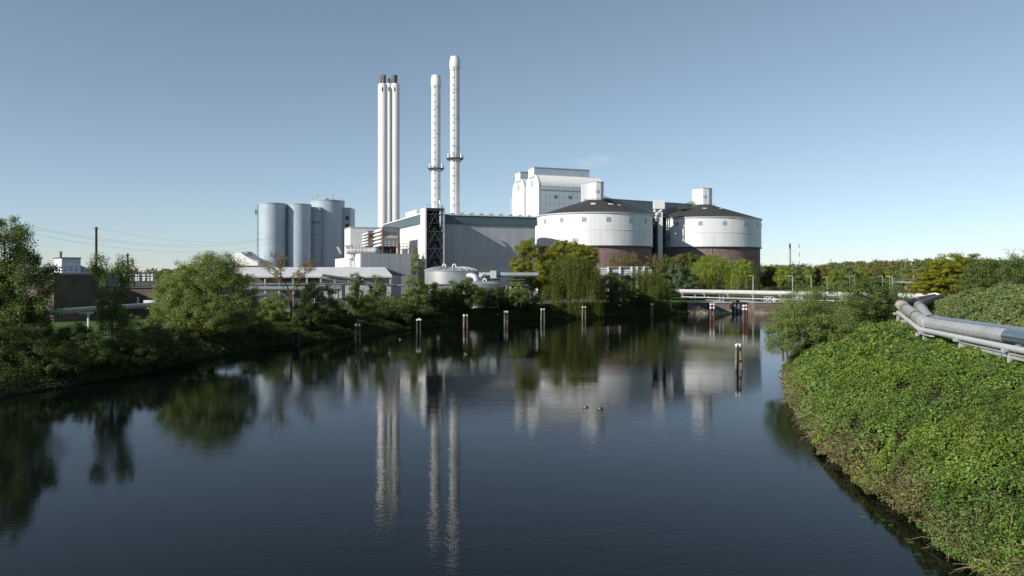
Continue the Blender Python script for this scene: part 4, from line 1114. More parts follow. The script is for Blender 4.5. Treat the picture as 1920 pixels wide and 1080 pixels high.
mb = MB(); mb.tube([A1.lerp(A2, .33), A1.lerp(A2, .35)], .69, 28); mb.tube([A1.lerp(A2, .8), A1.lerp(A2, .82)], .69, 28); mb.build('clamp', M['rust'], t, smooth=True)
for k in range(1, 13):
    p = A1 + dirA * (1.2 + k * 2.3)
    if (p - A1).length < 21.5: mb = MB(); mb.tube([p, p + dirA * .09], .624, 28); mb.build('jacket_band', M['steel'], t, smooth=True)
off = Vector((1.75, .35, 0))
B0, B1, B2 = A0 + off * .95 + Vector((0, 0, .02)), A1 + off * 1.25 + Vector((0, 2.5, .05)), A2 + Vector((2.3, 0.2, 0))
mb = MB(); mb.tube([B0, B1], .61, 28); mb.build('rear_pipe', M['pipe_new'], t, smooth=True)
mb = MB(); mb.tube([B1, B2], .62, 28); mb.build('rear_pipe', M['pipe'], t, smooth=True)
mb = MB(); mb.tube([B1.lerp(B0, -.004), B1.lerp(B0, .012)], .70, 28); mb.tube([B1.lerp(B2, .85), B1.lerp(B2, .88)], .67, 28); mb.build('clamp', M['rust'], t, smooth=True)
# cover sheet between the two pipes
mid = lambda p, q, k: p.lerp(q, k)
mb = MB()
ca, cb = A1 + dirA * 2 + off * .5 + Vector((0, 0, .62)), A0 + off * .5 + Vector((0, 0, .62))
w = Vector((.75, .15, 0)); mb.hexa([ca - w, cb - w, cb + w, ca + w, ca - w + Vector((0, 0, .05)), cb - w + Vector((0, 0, .05)), cb + w + Vector((0, 0, .05)), ca + w + Vector((0, 0, .05))]); mb.build('cover_sheet', M['pipe_blue'], t)
# dark section turning towards the lock bridge
C0, C1 = A2 + Vector((-.3, .2, 0)), at(1741, 555, 168)
E0 = A2 + Vector((-.4, .5, 0)); E1 = at(1752, 556.5, 158)
mb = MB(); mb.tube([A2 - d2 * .3, A2 + d2 * .5, A2 + Vector((.3, 1.9, .15))], .7, 20); mb.build('elbow', M['rust_concrete'], t, smooth=True)
E0 = A2 + Vector((.2, 1.6, .1))
mb = MB(); mb.tube([E0, E1], .62, 20); mb.build('dark_section', M['pipe_dark'], t, smooth=True)
mb = MB(); mb.tube([B2, B2 + Vector((.8, 1.6, .1)), E0.lerp(E1, .9) + Vector((1.4, -.6, .1))], .6, 20); mb.build('dark_section', M['pipe_dark'], t, smooth=True)
mb = MB(); mb.tube([E0.lerp(E1, .35), E0.lerp(E1, .37)], .68, 20); mb.build('clamp', M['concrete'], t, smooth=True)
# slim pipe in front and below
S0, S1, S2 = A0 + Vector((-1.15, -.3, -.75)), A1 + Vector((-1.35, -1.4, -.55)), A2 + Vector((-1.7, -2, -.75))
mb = MB(); mb.tube([S0, S1, S2], .25, 14); mb.build('slim_pipe', M['pale_steel'], t, smooth=True)
bz = Vector((0, 0, -.42))
mb = MB(); q0 = S0.lerp(S1, .0) + bz + Vector((.15, 0, 0)); q1 = S0.lerp(S1, .74) + bz + Vector((.15, 0, 0)); mb.bar(q0, q1, .3, .12); mb.bar(q0 + Vector((.02, 0, -.22)), q1 + Vector((.02, 0, -.22)), .08, .32); mb.build('side_beam', M['beam'], t)
mb = MB(); q0 = S0.lerp(S1, .9) + bz; q1 = S1 + bz; mb.bar(q0, q1, .35, .16); mb.bar(q1 + Vector((-.35, 0, -.12)), q1 + Vector((1.6, .5, -.12)), .3); mb.build('side_beam', M['beam'], t)
mb = MB(); q0 = S1 + bz; q1 = S1.lerp(S2, .8) + bz; mb.bar(q0, q1, .25, .2); mb.build('side_beam', M['rust'], t)
for k, (p, q, kk) in enumerate(((A1, A0, .06), (A1, A0, .3), (A1, A0, .54), (A1, A0, .78), (A1, A2, .45), (A1, A2, .9), (E0, E1, .5), (E0, E1, .93))):
    c = p.lerp(q, kk); g_ = gh(c.x, c.y)
    mb = MB(); mb.box(c.x - 1.5, c.x + 2.7, c.y - .16, c.y + .16, c.z - .98, c.z - .66)
    for s in (-.9, 1.9): mb.box(c.x + s - .14, c.x + s + .14, c.y - .14, c.y + .14, g_ - .6, c.z - .98)
    mb.build('pipe_stand', M['beam'], t)
    mb = MB()
    for s in (0, 1.75): mb.box(c.x + s - .45, c.x + s + .45, c.y - .25, c.y + .25, c.z - .66, c.z - .5)
    mb.build('saddle', M['concrete'], t)

t = thing('pipe_bridge', (60, 225, GZ), 'long pale double pipe crossing in front of the lock on thin steel posts', 'pipe bridge')
L0, L1 = at(1252, 545.5, 246), at(1748, 555.5, 172)
mb = MB(); mb.tube([L0, L1], .66, 20); mb.build('upper_pipe', M['pipe_pale'], t, smooth=True)
mb = MB(); mb.tube([L0 + Vector((1.2, 1.6, -.05)), L1 + Vector((.6, 1.6, -.05))], .62, 16); mb.build('rear_pipe', M['pipe_pale'], t, smooth=True)
mb = MB(); mb.tube([L1 + Vector((-.4, -.1, 0)), L1 + Vector((.6, 0, -.02)), L1 + Vector((1.0, -1.5, -.1))], .7, 18); mb.build('elbow', M['cap'], t, smooth=True)
mb = MB(); mb.bar(L0.lerp(L1, .07) + Vector((0, -.6, -1.75)), L1.lerp(L0, .05) + Vector((0, -.6, -1.6)), .2, .24); mb.build('lower_rail', M['pale_steel'], t)
mb = MB(); mb.bar(L0 + Vector((0, -.2, -.85)), L1 + Vector((0, -.2, -.85)), .5, .22); mb.build('carrier', M['dark_steel'], t)
for kk in np.linspace(.075, .95, 9):
    c = L0.lerp(L1, float(kk)); d_ = shore_dist(np.array([c.x]), np.array([c.y]))[0]
    mb = MB(); mb.box(c.x - .45, c.x + .45, c.y - .5, c.y + .3, c.z - .76, c.z - .64); mb.box(c.x - .1, c.x + .1, c.y - .7, c.y - .5, c.z - 1.7, c.z - .7); mb.build('saddle', M['pale_steel'], t)
for px_ in (1303, 1349.5, 1356, 1412, 1433, 1500, 1580):
    kk = (px_ - 1252) / 496.0; c = L0.lerp(L1, kk)
    for _ in range(30):
        if shore_dist(np.array([c.x]), np.array([c.y]))[0] < .6: break
        break
    # posts stand on the lock wall behind the pipe or on the bank
    yb = 246.2 if px_ < 1475 else c.y
    xx = X(px_, yb)
    zb = GZ if px_ < 1475 else gh(xx, yb) - .4
    zt_ = Z(550 + (px_ - 1252) * .02, yb) if px_ < 1475 else c.z - .6
    mb = MB(); mb.box(xx - .13, xx + .13, yb - .13, yb + .13, zb, zt_); mb.build('post', M['beam'], t)

# retaining palisade at the foot of the far embankment
t = thing('retaining_wall', at(1760, 595, 90), 'row of stained concrete retaining posts at the foot of the right embankment', 'retaining wall')
for k in range(18):
    px_ = 1736 + k * 4.4 + random.uniform(-.6, .6); D_ = 97 - k * 1.15
    c = Vector((X(px_, D_), D_, 0)); g_ = gh(c.x, c.y); w_ = random.uniform(.22, .3)
    z1 = Z(585 + k * 1.6 + random.uniform(-1, 1), D_)
    mb = MB(); mb.tube([(c.x, c.y, g_ - .8), (c.x + random.uniform(-.05, .05), c.y, max(z1, g_ + .5))], w_, 8); mb.build('post', M['rust_concrete'] if k % 3 else M['concrete'], t)

# ------------------------------------------------------------------ pipeline along the left bank
t = thing('bank_pipeline', at(150, 583, 118), 'grey insulated pipe on low supports along the left bank lawn', 'pipeline')
q = [at(-60, 596, 104), at(0, 592, 108), at(150, 581, 122), at(300, 570.5, 138), at(430, 561, 155), at(500, 553, 170)]
mb = MB(); mb.tube(q, .42, 16); mb.build('pipe', M['pipe'], t, smooth=True)
mb = MB(); mb.tube([p + Vector((-.6, 1.3, -.1)) for p in q], .42, 14); mb.build('rear_pipe', M['pipe_blue'], t, smooth=True)
for px_, yy_, D_ in ((2, 592, 108), (160, 580, 123), (288, 571, 137), (420, 561.5, 154)):
    c = at(px_, yy_, D_); g_ = gh(c.x, c.y)
    mb = MB(); mb.box(c.x - .9, c.x + .5, c.y - .3, c.y + 1.6, c.z - .75, c.z - .45); mb.box(c.x + .12, c.x + .34, c.y + .3, c.y + .6, g_ - .4, c.z - .75); mb.build('support', M['cap'], t)
c = at(282, 566.5, 139)
mb = MB(); mb.box(c.x - 1.1, c.x + 1.1, c.y - .4, c.y + .4, c.z - .35, c.z + .35); mb.build('valve_box', M['cap'], t)

# ------------------------------------------------------------------ brick building and yard at the far left
BR = Frame(X(101, 150), 150, math.radians(40))
t = thing('brick_building', BR.p(0, 0, GZ), 'long brown brick building with roof railing behind the left bank', 'brick building')
zt = Z(514.5, 150)
mb = MB(); mb.box(0, 8.0, 0, 70, GZ - .5, zt, BR); mb.build('wall', M['brick_wall'], t)
mb = MB(); mb.box(-.15, 8.15, -.15, 70.2, zt, zt + .3, BR); mb.build('parapet', M['concrete'], t)
mb = MB()
for k in range(9): mb.bar(BR.p(k, 0, zt + .3), BR.p(k, 0, zt + 1.5), .08)
for hgt in (.9, 1.5): mb.bar(BR.p(0, 0, zt + hgt), BR.p(8, 0, zt + hgt), .08)
for k in range(20): mb.bar(BR.p(0, k, zt + .3), BR.p(0, k, zt + 1.5), .08)
for hgt in (.9, 1.5): mb.bar(BR.p(0, 0, zt + hgt), BR.p(0, 20, zt + hgt), .08)
mb.build('railing', M['dark_steel'], t)
mb = MB()
for k in range(5): mb.bar(BR.p(6.6 + k * .5, -.3, GZ), BR.p(6.6 + k * .5, -.3, zt + 1.0 - k * .3), .12)
for k in range(7): mb.bar(BR.p(6.6, -.3, GZ + 1 + k * 1.4), BR.p(8.6, -.3, GZ + 1.4 + k * 1.4), .1)
mb.build('escape_stair', M['dark_steel'], t)
CB = Frame(X(117, 158), 158, math.radians(40))
t = thing('rooftop_cabin', CB.p(0, 0, zt), 'white rooftop plant cabin with painted-in shaded side on the brick building', 'cabin')
z0_, z1_ = zt + .31, Z(484.5, 160)
mb = MB(); mb.box(0, 3.4, 0, 9, z0_, z1_, CB); mb.build('wall', M['silo'], t)  # white cabin's shaded side painted as grey walls
mb = MB(); mb.box(-.15, -.003, 0, 9, z0_, z1_, CB); mb.build('end_wall', M['white_plain'], t)
mb = MB(); mb.box(-.3, 3.6, -.2, 9.2, z1_, z1_ + .2, CB); mb.build('roof', M['dark_steel'], t)
mb = MB(); mb.box(.5, 2.6, -.08, -.003, Z(495.5, 158), Z(494, 158), CB); mb.build('window', M['cap'], t)
mb = MB(); mb.bar(CB.p(.8, 7, z1_), CB.p(.8, 7, z1_ + 1.6), .35); mb.build('flue', M['dark_steel'], t)
mb = MB(); mb.prism([CB.p(3.4, 1, z0_), CB.p(5.4, 1, z0_), CB.p(5.4, 1, z0_ + .7), CB.p(3.4, 1, z0_ + 1.7)], CB.p(0, 5, 0) - CB.p(0, 0, 0)); mb.build('lean_to', M['silo_panel'], t)
t = thing('yard_shed', (X(258, 165), 165, GZ), 'low brick shed with pale pipes and railing above it, behind the birch', 'shed')
D_ = 165
mb = MB(); mb.box(X(185, D_), X(300, D_), D_, D_ + 12, GZ - .5, Z(540, D_)); mb.build('wall', M['brick_wall'], t)
mb = MB(); mb.box(X(184, D_), X(301, D_), D_ - .3, D_ + 12.3, Z(540, D_), Z(537.5, D_)); mb.build('roof', M['dark_steel'], t)
for yy_ in (516.5, 522, 526):
    mb = MB(); mb.tube([at(230, yy_, D_ + 2), at(290, yy_ - .5, D_ + 2)], .3, 10); mb.build('pipe', M['pale_steel'], t, smooth=True)
mb = MB()
for px_ in (236, 252, 262, 281, 288): mb.bar(at(px_, 537, D_ + 1), at(px_, 508, D_ + 1), .22)
mb.bar(at(232, 531, D_ + 1), at(290, 531, D_ + 1), .15); mb.bar(at(240, 508, D_ + 1), at(290, 508, D_ + 1), .12)
mb.build('frame', M['dark_steel'], t)
mb = MB(); mb.box(X(196, D_), X(214, D_), D_ + .5, D_ + 6, Z(537.5, D_), Z(516, D_)); mb.build('roof_tank', M['silo'], t)
for px_ in (258, 259.6):
    mb = MB(); mb.tube([at(px_, 578, D_ - 1), at(px_, 557, D_ - 1)], .14, 8); mb.build('drainpipe', M['pale_steel'], t)
t = thing('windsock', at(257, 530, 166), 'red and white windsock on a thin mast by the yard shed', 'windsock')
mb = MB(); mb.bar(at(257.4, 536, 163), at(257.4, 507, 163), .12); mb.build('mast', M['rust'], t)
mb = MB(); a_, b_ = at(257.8, 508.3, 163), at(270.5, 510.2, 163)
for k, mm in ((0, 'red'), (1, 'cap'), (2, 'red'), (3, 'cap')):
    mb = MB(); mb.tube([a_.lerp(b_, k / 4), a_.lerp(b_, (k + 1) / 4)], [.42 - k * .06, .36 - k * .06], 10); mb.build('sock', M[mm], t, smooth=True)

# utility poles and wires
def pole(px, D, ytop, r, label):
    x = X(px, D); g_ = gh(x, D); zt = Z(ytop, D)
    t = thing('utility_pole', (x, D, g_), label, 'pole', 'utility poles on the left')
    mb = MB(); mb.tube([(x, D, g_ - .3), (x, D, zt)], [r * 1.25, r], 8); mb.build('mast', M['bark'], t, smooth=True)
    mb = MB(); mb.box(x - .5, x + .5, D - .1, D + .1, zt - .5, zt - .35); mb.build('crossarm', M['dark_steel'], t)
pole(180.5, 170, 425.5, .25, 'tall dark wooden utility pole behind the birch')
pole(239.5, 172, 475, .2, 'shorter dark utility pole beside the windsock')
def wire(name, pts3, label):
    mb = MB(); mb.tube(pts3, .018, 4); mb.build(name, M['steel'], None, pts3[0], label=label, category='wire', group='overhead wires left of the silos')
def sag(p, q, s, n=24): return [p.lerp(q, k / n) - Vector((0, 0, s * 4 * (k / n) * (1 - k / n))) for k in range(n + 1)]
wire('overhead_wire', sag(at(-150, 373, 130), at(560, 428, 300), 7.5), 'uppermost overhead wire crossing the sky to the silos')
wire('overhead_wire', sag(at(-150, 377, 130), at(560, 431, 300), 7.5), 'second overhead wire just under the uppermost one')
wire('overhead_wire', sag(at(-150, 388, 130), at(560, 440, 300), 7.5), 'lower overhead wire of the bundle crossing to the silos')
wire('overhead_wire', sag(at(180.5, 427, 170), at(560, 433, 300), 4), 'overhead wire running from the tall pole to the silos')
wire('overhead_wire', sag(at(239.5, 478, 172), at(330, 540, 200), .5), 'slanting guy wire from the shorter pole')

# ------------------------------------------------------------------ right background: lamps, footbridge, cars, far masts
def lamp_parts(t, x, y, g_, hgt, flip=1):
    mb = MB(); mb.tube([(x, y, g_ - .3), (x, y, g_ + hgt)], [.14, .1], 8); mb.build('post', M['pale_steel'], t, smooth=True)
    mb = MB(); mb.box(min(x, x - flip * 1.6), max(x, x - flip * 1.6), y - .2, y + .2, g_ + hgt, g_ + hgt + .18); mb.build('lamp_head', M['pale_steel'], t)
LAMPS = [(1412, 258, 517.5, 'street lamp standing just left of the distant row, beside the weeping willows'),
 (1486, 262, 517.5, 'street lamp in front of the row trees, first from the willows'),
 (1521, 268, 519, 'street lamp second from the willows in the car park row'),
 (1551, 265, 520, 'street lamp third from the willows in the car park row'),
 (1593.5, 275, 519, 'street lamp with a red marker, left of the close pair'),
 (1602, 290, 518, 'street lamp half a step behind the one with the red marker'),
 (1638.5, 270, 520, 'street lamp between the parked cars and the footbridge'),
 (1655, 285, 518.5, 'street lamp left of the twin lamps at the footbridge'),
 (1668.5, 268, 518.5, 'street lamp of the twin by the footbridge, outer one'),
 (1673, 262, 518.5, 'street lamp of the twin by the footbridge, touching its end')]
for px_, D_, yt_, lab in LAMPS:
    x = X(px_, D_); g_ = gh(x, D_)
    t = thing('street_lamp', (x, D_, g_), lab, 'street lamp', 'street lamps by the car park')
    lamp_parts(t, x, D_, g_, Z(yt_, D_) - g_)
x = X(1712.5, 300); t = thing('street_lamp', (x, 300, GZ), 'taller double armed lamp mast rising behind the footbridge', 'street lamp', 'street lamps by the car park')
lamp_parts(t, x, 300, GZ, Z(506, 300) - GZ, 1); mb = MB(); mb.box(x, x + 1.6, 299.8, 300.2, Z(506, 300), Z(506, 300) + .18); mb.build('lamp_head', M['pale_steel'], t)
x = X(1593, 273); g_ = gh(x, 273)
t = thing('red_sign', (x, 273, g_), 'small round red traffic sign on a post in the car park', 'sign')
mb = MB(); mb.tube([(x, 273, g_), (x, 273, g_ + 4.2)], .05, 6); mb.build('post', M['steel'], t)
mb = MB(); mb.prism([(x + .4 * math.cos(q), 272.9, g_ + 4 + .4 * math.sin(q)) for q in np.linspace(0, 2 * math.pi, 13)[:-1]], (0, .05, 0)); mb.build('disc', M['red'], t)

t = thing('footbridge', (X(1698, 232), 232, GZ), 'small steel footbridge with teal railing above the pipe crossing', 'footbridge')
D_ = 228
mb = MB(); mb.hexa([at(1673, 530.5, D_), at(1760, 531, D_), at(1760, 531, D_ + 5), at(1673, 530.5, D_ + 5), at(1673, 527, D_), at(1760, 527.5, D_), at(1760, 527.5, D_ + 5), at(1673, 527, D_ + 5)]); mb.build('deck', M['beam'], t)
mb = MB()
for px_ in np.arange(1675, 1760, 3.0): mb.bar(at(px_, 527, D_), at(px_, 523, D_), .08)
mb.bar(at(1674, 523, D_), at(1760, 523.3, D_), .14)
mb.build('railing', M['teal'], t)
mb = MB()
for px_ in (1675.5, 1694, 1709, 1714): mb.bar(at(px_, 545, D_ + 1), at(px_, 530, D_ + 1), .35)
mb.bar(at(1676, 542, D_), at(1682, 532, D_), .35); mb.bar(at(1681, 532, D_), at(1693, 543, D_), .45); mb.bar(at(1688, 540, D_), at(1702, 548, D_), .3)
mb.build('brace', M['dark_steel'], t)
mb = MB(); mb.box(X(1710, D_), X(1715, D_), D_ - .3, D_ - .1, Z(526.5, D_), Z(522.5, D_)); mb.build('notice', M['cap'], t)
mb = MB(); mb.hexa([at(1690, 548, 205), at(1722, 548, 205), at(1722, 548, 212), at(1690, 548, 212), at(1690, 543.5, 205), at(1727, 543, 205), at(1727, 543, 212), at(1690, 543.5, 212)]); mb.build('lower_deck', M['black'], t)
mb = MB(); mb.bar(at(1699, 536, D_ - 2), at(1699, 545, D_ - 2), .5); mb.bar(at(1720, 540, D_ - 2), at(1728, 545, D_ - 2), .6); mb.build('barrier', M['orange'], t)
t = thing('low_building', (X(1760, 240), 240, GZ), 'low orange brick building half hidden by the yellow tree', 'building')
mb = MB(); mb.box(X(1744, 240), X(1790, 240), 240, 248, GZ, Z(530, 240)); mb.build('wall', M['brick_wall'], t)
mb = MB(); mb.box(X(1742, 240), X(1792, 240), 239.6, 248.4, Z(530, 240), Z(528, 240)); mb.build('roof', M['concrete'], t)
for px_ in (1754, 1772): mb = MB(); mb.box(X(px_, 239.9), X(px_ + 5, 239.9), 239.85, 240.05, Z(538, 240), Z(532, 240)); mb.build('window', M['cap'], t)

def car(px, D, label, mat):
    x = X(px, D); g_ = gh(x, D)
    t = thing('parked_car', (x, D, g_), label, 'car', 'white cars in the car park')
    P = lambda pts, y0, y1: [Vector((x + a, D + y0, g_ + b)) for a, b in pts]
    mb = MB(); mb.prism(P([(-2.1, .35), (2.1, .35), (2.15, .75), (1.5, .95), (-1.9, .98), (-2.1, .8)], -.85, 0), (0, 1.7, 0)); mb.build('body', mat, t)
    mb = MB(); mb.prism(P([(-1.8, .97), (1.3, .94), (.6, 1.48), (-1.2, 1.5)], -.75, 0), (0, 1.5, 0)); mb.build('cabin', M['glass'], t)
    mb = MB(); mb.prism(P([(-1.25, 1.49), (.65, 1.47), (.55, 1.55), (-1.1, 1.57)], -.76, 0), (0, 1.52, 0)); mb.build('roof', mat, t)
    for sx in (-1.3, 1.3):
        for sy in (-.85, .7): mb = MB(); mb.tube([(x + sx, D + sy, g_ + .32), (x + sx, D + sy + .18, g_ + .32)], .32, 12); mb.build('wheel', M['black'], t)
car(1527, 300, 'white parked car between the second and third lamps', M['white_plain'])
car(1600, 305, 'white parked car behind the close pair of lamps', M['white_plain'])
car(1641, 300, 'white parked car nearest the footbridge', M['white_plain'])
t = thing('car_park_fence', (X(1560, 282), 282, GZ), 'long low pale railing along the car park edge', 'fence')
mb = MB(); mb.bar(W(1450, 537.5, 310), W(1672, 537.5, 310), .14)
for px_ in np.arange(1450, 1672, 5): mb.bar(W(px_, 541, 310), W(px_, 537.5, 310), .1)
mb.build('railing', M['dark_steel'], t)
t = thing('warehouse', (X(1450, 480), 480, GZ), 'low grey warehouse glimpsed under the row of trees', 'building')
mb = MB(); mb.box(X(1418, 480), X(1560, 480), 480, 500, GZ, Z(512, 480)); mb.build('wall', M['silo'], t)
mb = MB(); mb.box(X(1416, 480), X(1562, 480), 479.5, 500.5, Z(512, 480), Z(511, 480)); mb.build('roof', M['beam'], t)
# far chimney and mast
x = X(1481, 900)
t = thing('distant_chimney', (x, 900, GZ), 'thin distant chimney with a dark top beyond the woods', 'chimney')
mb = MB(); mb.tube([(x, 900, GZ), (x, 900, Z(466, 900))], [1.7, 1.2], 14); mb.build('shaft', M['concrete'], t, smooth=True)
mb = MB(); mb.tube([(x, 900, Z(466, 900)), (x, 900, Z(456.5, 900))], [1.25, 1.05], 14); mb.build('dark_top', M['rust'], t, smooth=True)
x = X(1498.5, 1000)
t = thing('radio_mast', (x, 1000, GZ), 'slender red and white radio mast beyond the woods', 'mast')
for k in range(8):
    z0 = GZ + (Z(457, 1000) - GZ) * k / 8; z1 = GZ + (Z(457, 1000) - GZ) * (k + 1) / 8
    mb = MB(); mb.tube([(x, 1000, z0), (x, 1000, z1)], .45, 6); mb.build('section', M['red'] if k % 2 else M['cap'], t)
x = X(1558, 1100)
t = thing('distant_mast', (x, 1100, GZ), 'very thin dark mast just above the far woods', 'mast')
mb = MB(); mb.tube([(x, 1100, GZ), (x, 1100, Z(485, 1100))], [.5, .3], 5); mb.build('pole', M['dark_steel'], t)
mb = MB(); mb.box(x - 1.2, x + 1.2, 1099.8, 1100.2, Z(488, 1100), Z(487, 1100)); mb.build('crossbar', M['dark_steel'], t)

# ------------------------------------------------------------------ mooring dolphins
def dolphin(px, ywl, ytop, spec, label, wood='timber', group='mooring piles in the water', braces=False, cap=.35):
    D = F * CAM_H / (ywl - HZ); x = X(px, D); zt = Z(ytop, D)
    t = thing('mooring_pile', (x, D, 0), label, 'mooring pile', group)
    for (bx, by, tx, ty, r, dz) in spec:
        b_ = Vector((x + bx, D + by, -1.5)); e = Vector((x + tx, D + ty, zt + dz))
        s = b_.lerp(e, .5) + Vector((random.uniform(-.03, .03), 0, 0))
        mb = MB(); mb.tube([b_, s, e], [r * 1.08, r * 1.03, r], 12); p = mb.build('pile', M[wood], t, smooth=True)
        if cap:
            d = (e - b_).normalized()
            mb = MB(); mb.tube([e - d * cap, e, e + d * .06], [r * 1.12, r * 1.12, r * .8], 12); mb.build('cap', M['cap'], p, smooth=True)
    if braces:
        mb = MB()
        for z_ in (.35 * zt, .82 * zt): mb.box(x - .42, x + .42, D - .15, D + .1, z_ - .12, z_ + .12)
        mb.build('crosspiece', M['timber_dark'], t)
    return t
two = lambda s, r, d=0: [(-s, 0, -s, 0, r, 0), (s, .2, s, .2, r, d)]
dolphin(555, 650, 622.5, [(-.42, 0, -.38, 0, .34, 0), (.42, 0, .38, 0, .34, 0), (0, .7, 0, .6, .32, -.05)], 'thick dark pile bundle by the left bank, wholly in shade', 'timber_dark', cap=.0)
dolphin(670, 643.5, 608, [(-.38, 0, -.24, 0, .2, 0), (.5, .2, .36, .2, .19, 0)], 'pair of sunlit white capped piles right of the dark bundle', braces=True)
dolphin(785.5, 628.5, 599, [(-.4, 0, -.32, 0, .26, 0), (.4, .2, .32, .2, .26, 0), (0, .6, 0, .5, .25, .15)], 'dark wet pile trio with a faint cap below the slim poplar', 'timber_dark', cap=.22)
dolphin(872.5, 614.5, 590, [(-.4, 0, -.25, 0, .27, 0), (.5, .3, .4, .3, .24, -.05)], 'grey leaning pile pair with wide white cap under the mid green tree', cap=.4)
dolphin(949, 606.5, 583.5, two(.32, .27), 'grey pile pair with white cap left of the yellow green tree', cap=.4)
dolphin(1017, 603, 579, [(-.35, 0, -.2, 0, .24, 0), (.6, .3, .5, .3, .22, 0)], 'pale pile pair with twin white caps beside the hanging willow', cap=.35)
dolphin(1094, 598, 575, [(-.3, 0, -.2, 0, .24, 0), (.65, .3, .6, .3, .2, 0)], 'pile pair against the dark shade right of the hanging willow', cap=.3)
dolphin(1161.5, 592.5, 571.5, [(-.1, 0, -.1, 0, .24, 0), (.2, .3, .2, .3, .22, 0)], 'slim pile with dull cap in front of the darkest bushes', 'timber_dark', cap=.3)
dolphin(1222.5, 591.5, 569.5, [(-.3, 0, -.15, 0, .24, 0), (.35, .3, .3, .3, .24, 0)], 'white capped pile pair near the start of the pipe bridge', cap=.35)
dolphin(1332.8, 599.5, 569.5, [(0, 0, 0, 0, .3, 0), (.9, .2, .9, .2, .3, 0)], 'red brown pile pair with banded white tops before the left quay wall', 'timber_red', cap=.45)
dolphin(1394.5, 605.5, 572, [(0, 0, .05, 0, .28, 0), (.75, .2, .7, .2, .28, 0)], 'red brown pile pair with banded white tops before the lock gate', 'timber_red', cap=.45)
for px_, D_, zc in ((1332.8, 214, Z(577, 214)), (1394.5, 201, Z(579.5, 201))):
    par = [o for o in bpy.data.objects if o.name.startswith('mooring_pile') and abs(o.location.x - X(px_, o.location.y)) < .01 and abs(o.location.y - D_) < 3][0]
    for s in ((-.02, .82) if px_ > 1350 else (0, .9)):
        mb = MB(); x = par.location.x + s * (.9 if px_ > 1350 else 1); y = par.location.y; mb.tube([(x, y, zc - .2), (x, y, zc + .25)], .36, 12); mb.build('band', M['cap'], par, smooth=True)
dolphin(1385, 693, 645.5, [(-.42, 0, -.30, 0, .17, 0), (.52, .15, .22, .15, .17, 0), (.05, .9, .0, .55, .17, -.02), (-.1, .4, -.02, .4, .14, -.5)], 'three legged white capped mooring frame standing alone in open water', braces=True, cap=.3)
dolphin(1473, 652, 621.5, [(-.6, 0, -.4, 0, .2, 0), (.5, .2, .35, .2, .2, 0)], 'pale pile pair seen through the willow bush on the right bank', cap=.3)

# ------------------------------------------------------------------ ducks
def duck(px, py, size, heading, label, pale=False):
    D = F * CAM_H / (py - HZ); x = X(px, D)
    t = thing('duck', (x, D, 0), label, 'duck', 'ducks swimming on the water')
    ch, sh = math.cos(heading), math.sin(heading)
    P = lambda a, b, z: Vector((x + (a * ch - b * sh) * size, D + (a * sh + b * ch) * size, z * size))
    secs = [(-.34, .10, .015, .015), (-.28, .09, .055, .035), (-.16, .06, .12, .085), (0, .045, .15, .11), (.13, .05, .13, .105), (.21, .08, .085, .09), (.235, .15, .05, .055), (.245, .21, .042, .045), (.26, .255, .05, .05), (.29, .275, .046, .042), (.325, .268, .024, .022)]
    rings = []; n = 14
    for i, (a, z, w, hgt) in enumerate(secs):
        if i < 6: ring = [P(a, w * math.cos(q), z + hgt * math.sin(q)) for q in np.linspace(0, 2 * math.pi, n + 1)[:-1]]
        else: ring = [P(a + (-hgt * math.sin(q) * (.7 if i < 9 else 0)), w * math.cos(q), z + hgt * math.sin(q) * (.5 if i < 8 else 1)) for q in np.linspace(0, 2 * math.pi, n + 1)[:-1]]
        rings.append(ring)
    mb = MB(); s = 0; mb.v = [tuple(p) for r in rings for p in r]
    for i in range(len(rings) - 1):
        for j in range(n):
            mb.f.append((i * n + j, i * n + (j + 1) % n, (i + 1) * n + (j + 1) % n, (i + 1) * n + j)); mb.uv.append(None)
            mb.mi.append(1 if (i in (3, 4) and j in (0, 6, 7, 8, 13, 9, 12)) or (pale and i in (7, 8)) else 0)
    mb.f.append(tuple(range(n))[::-1]); mb.uv.append(None); mb.mi.append(0)
    mb.f.append(tuple(range((len(rings) - 1) * n, len(rings) * n))); mb.uv.append(None); mb.mi.append(0)
    body = mb.build('body', [M['duck'], M['duck_pale']], t, smooth=True)
    mb = MB(); mb.tube([P(.32, 0, .266), P(.37, 0, .258), P(.40, 0, .255)], [.018 * size, .02 * size, .012 * size], 8); mb.build('bill', M['duck_bill'], t, smooth=True)
    for sy in (-1, 1):
        mb = MB(); mb.lathe(P(.285, sy * .043, 0).x, P(.285, sy * .043, 0).y, [(.001, (.275) * size), (.008 * size, .283 * size), (.001, .291 * size)], 8); mb.build('eye', M['black'], t)
        mb = MB(); mb.prism([P(-.3, sy * .02, .16), P(-.05, sy * .155, .14), P(.1, sy * .14, .12), P(.02, sy * .15, .06), P(-.15, sy * .12, .1)], P(0, sy * .012, .0) - P(0, 0, 0)); mb.build('wing', M['duck'], t)
duck(1098.5, 763.5, 0.95, math.radians(165), 'brown duck swimming ahead of the pale cheeked one')
duck(1125.5, 766.5, 0.95, math.radians(190), 'pale cheeked brown duck following in the wake', True)
duck(751, 637, 1.0, math.radians(170), 'tiny distant duck by the left bank bend', True)
duck(874.5, 664.5, 1.0, math.radians(180), 'tiny duck swimming mid channel below the leaning pile pair', True)
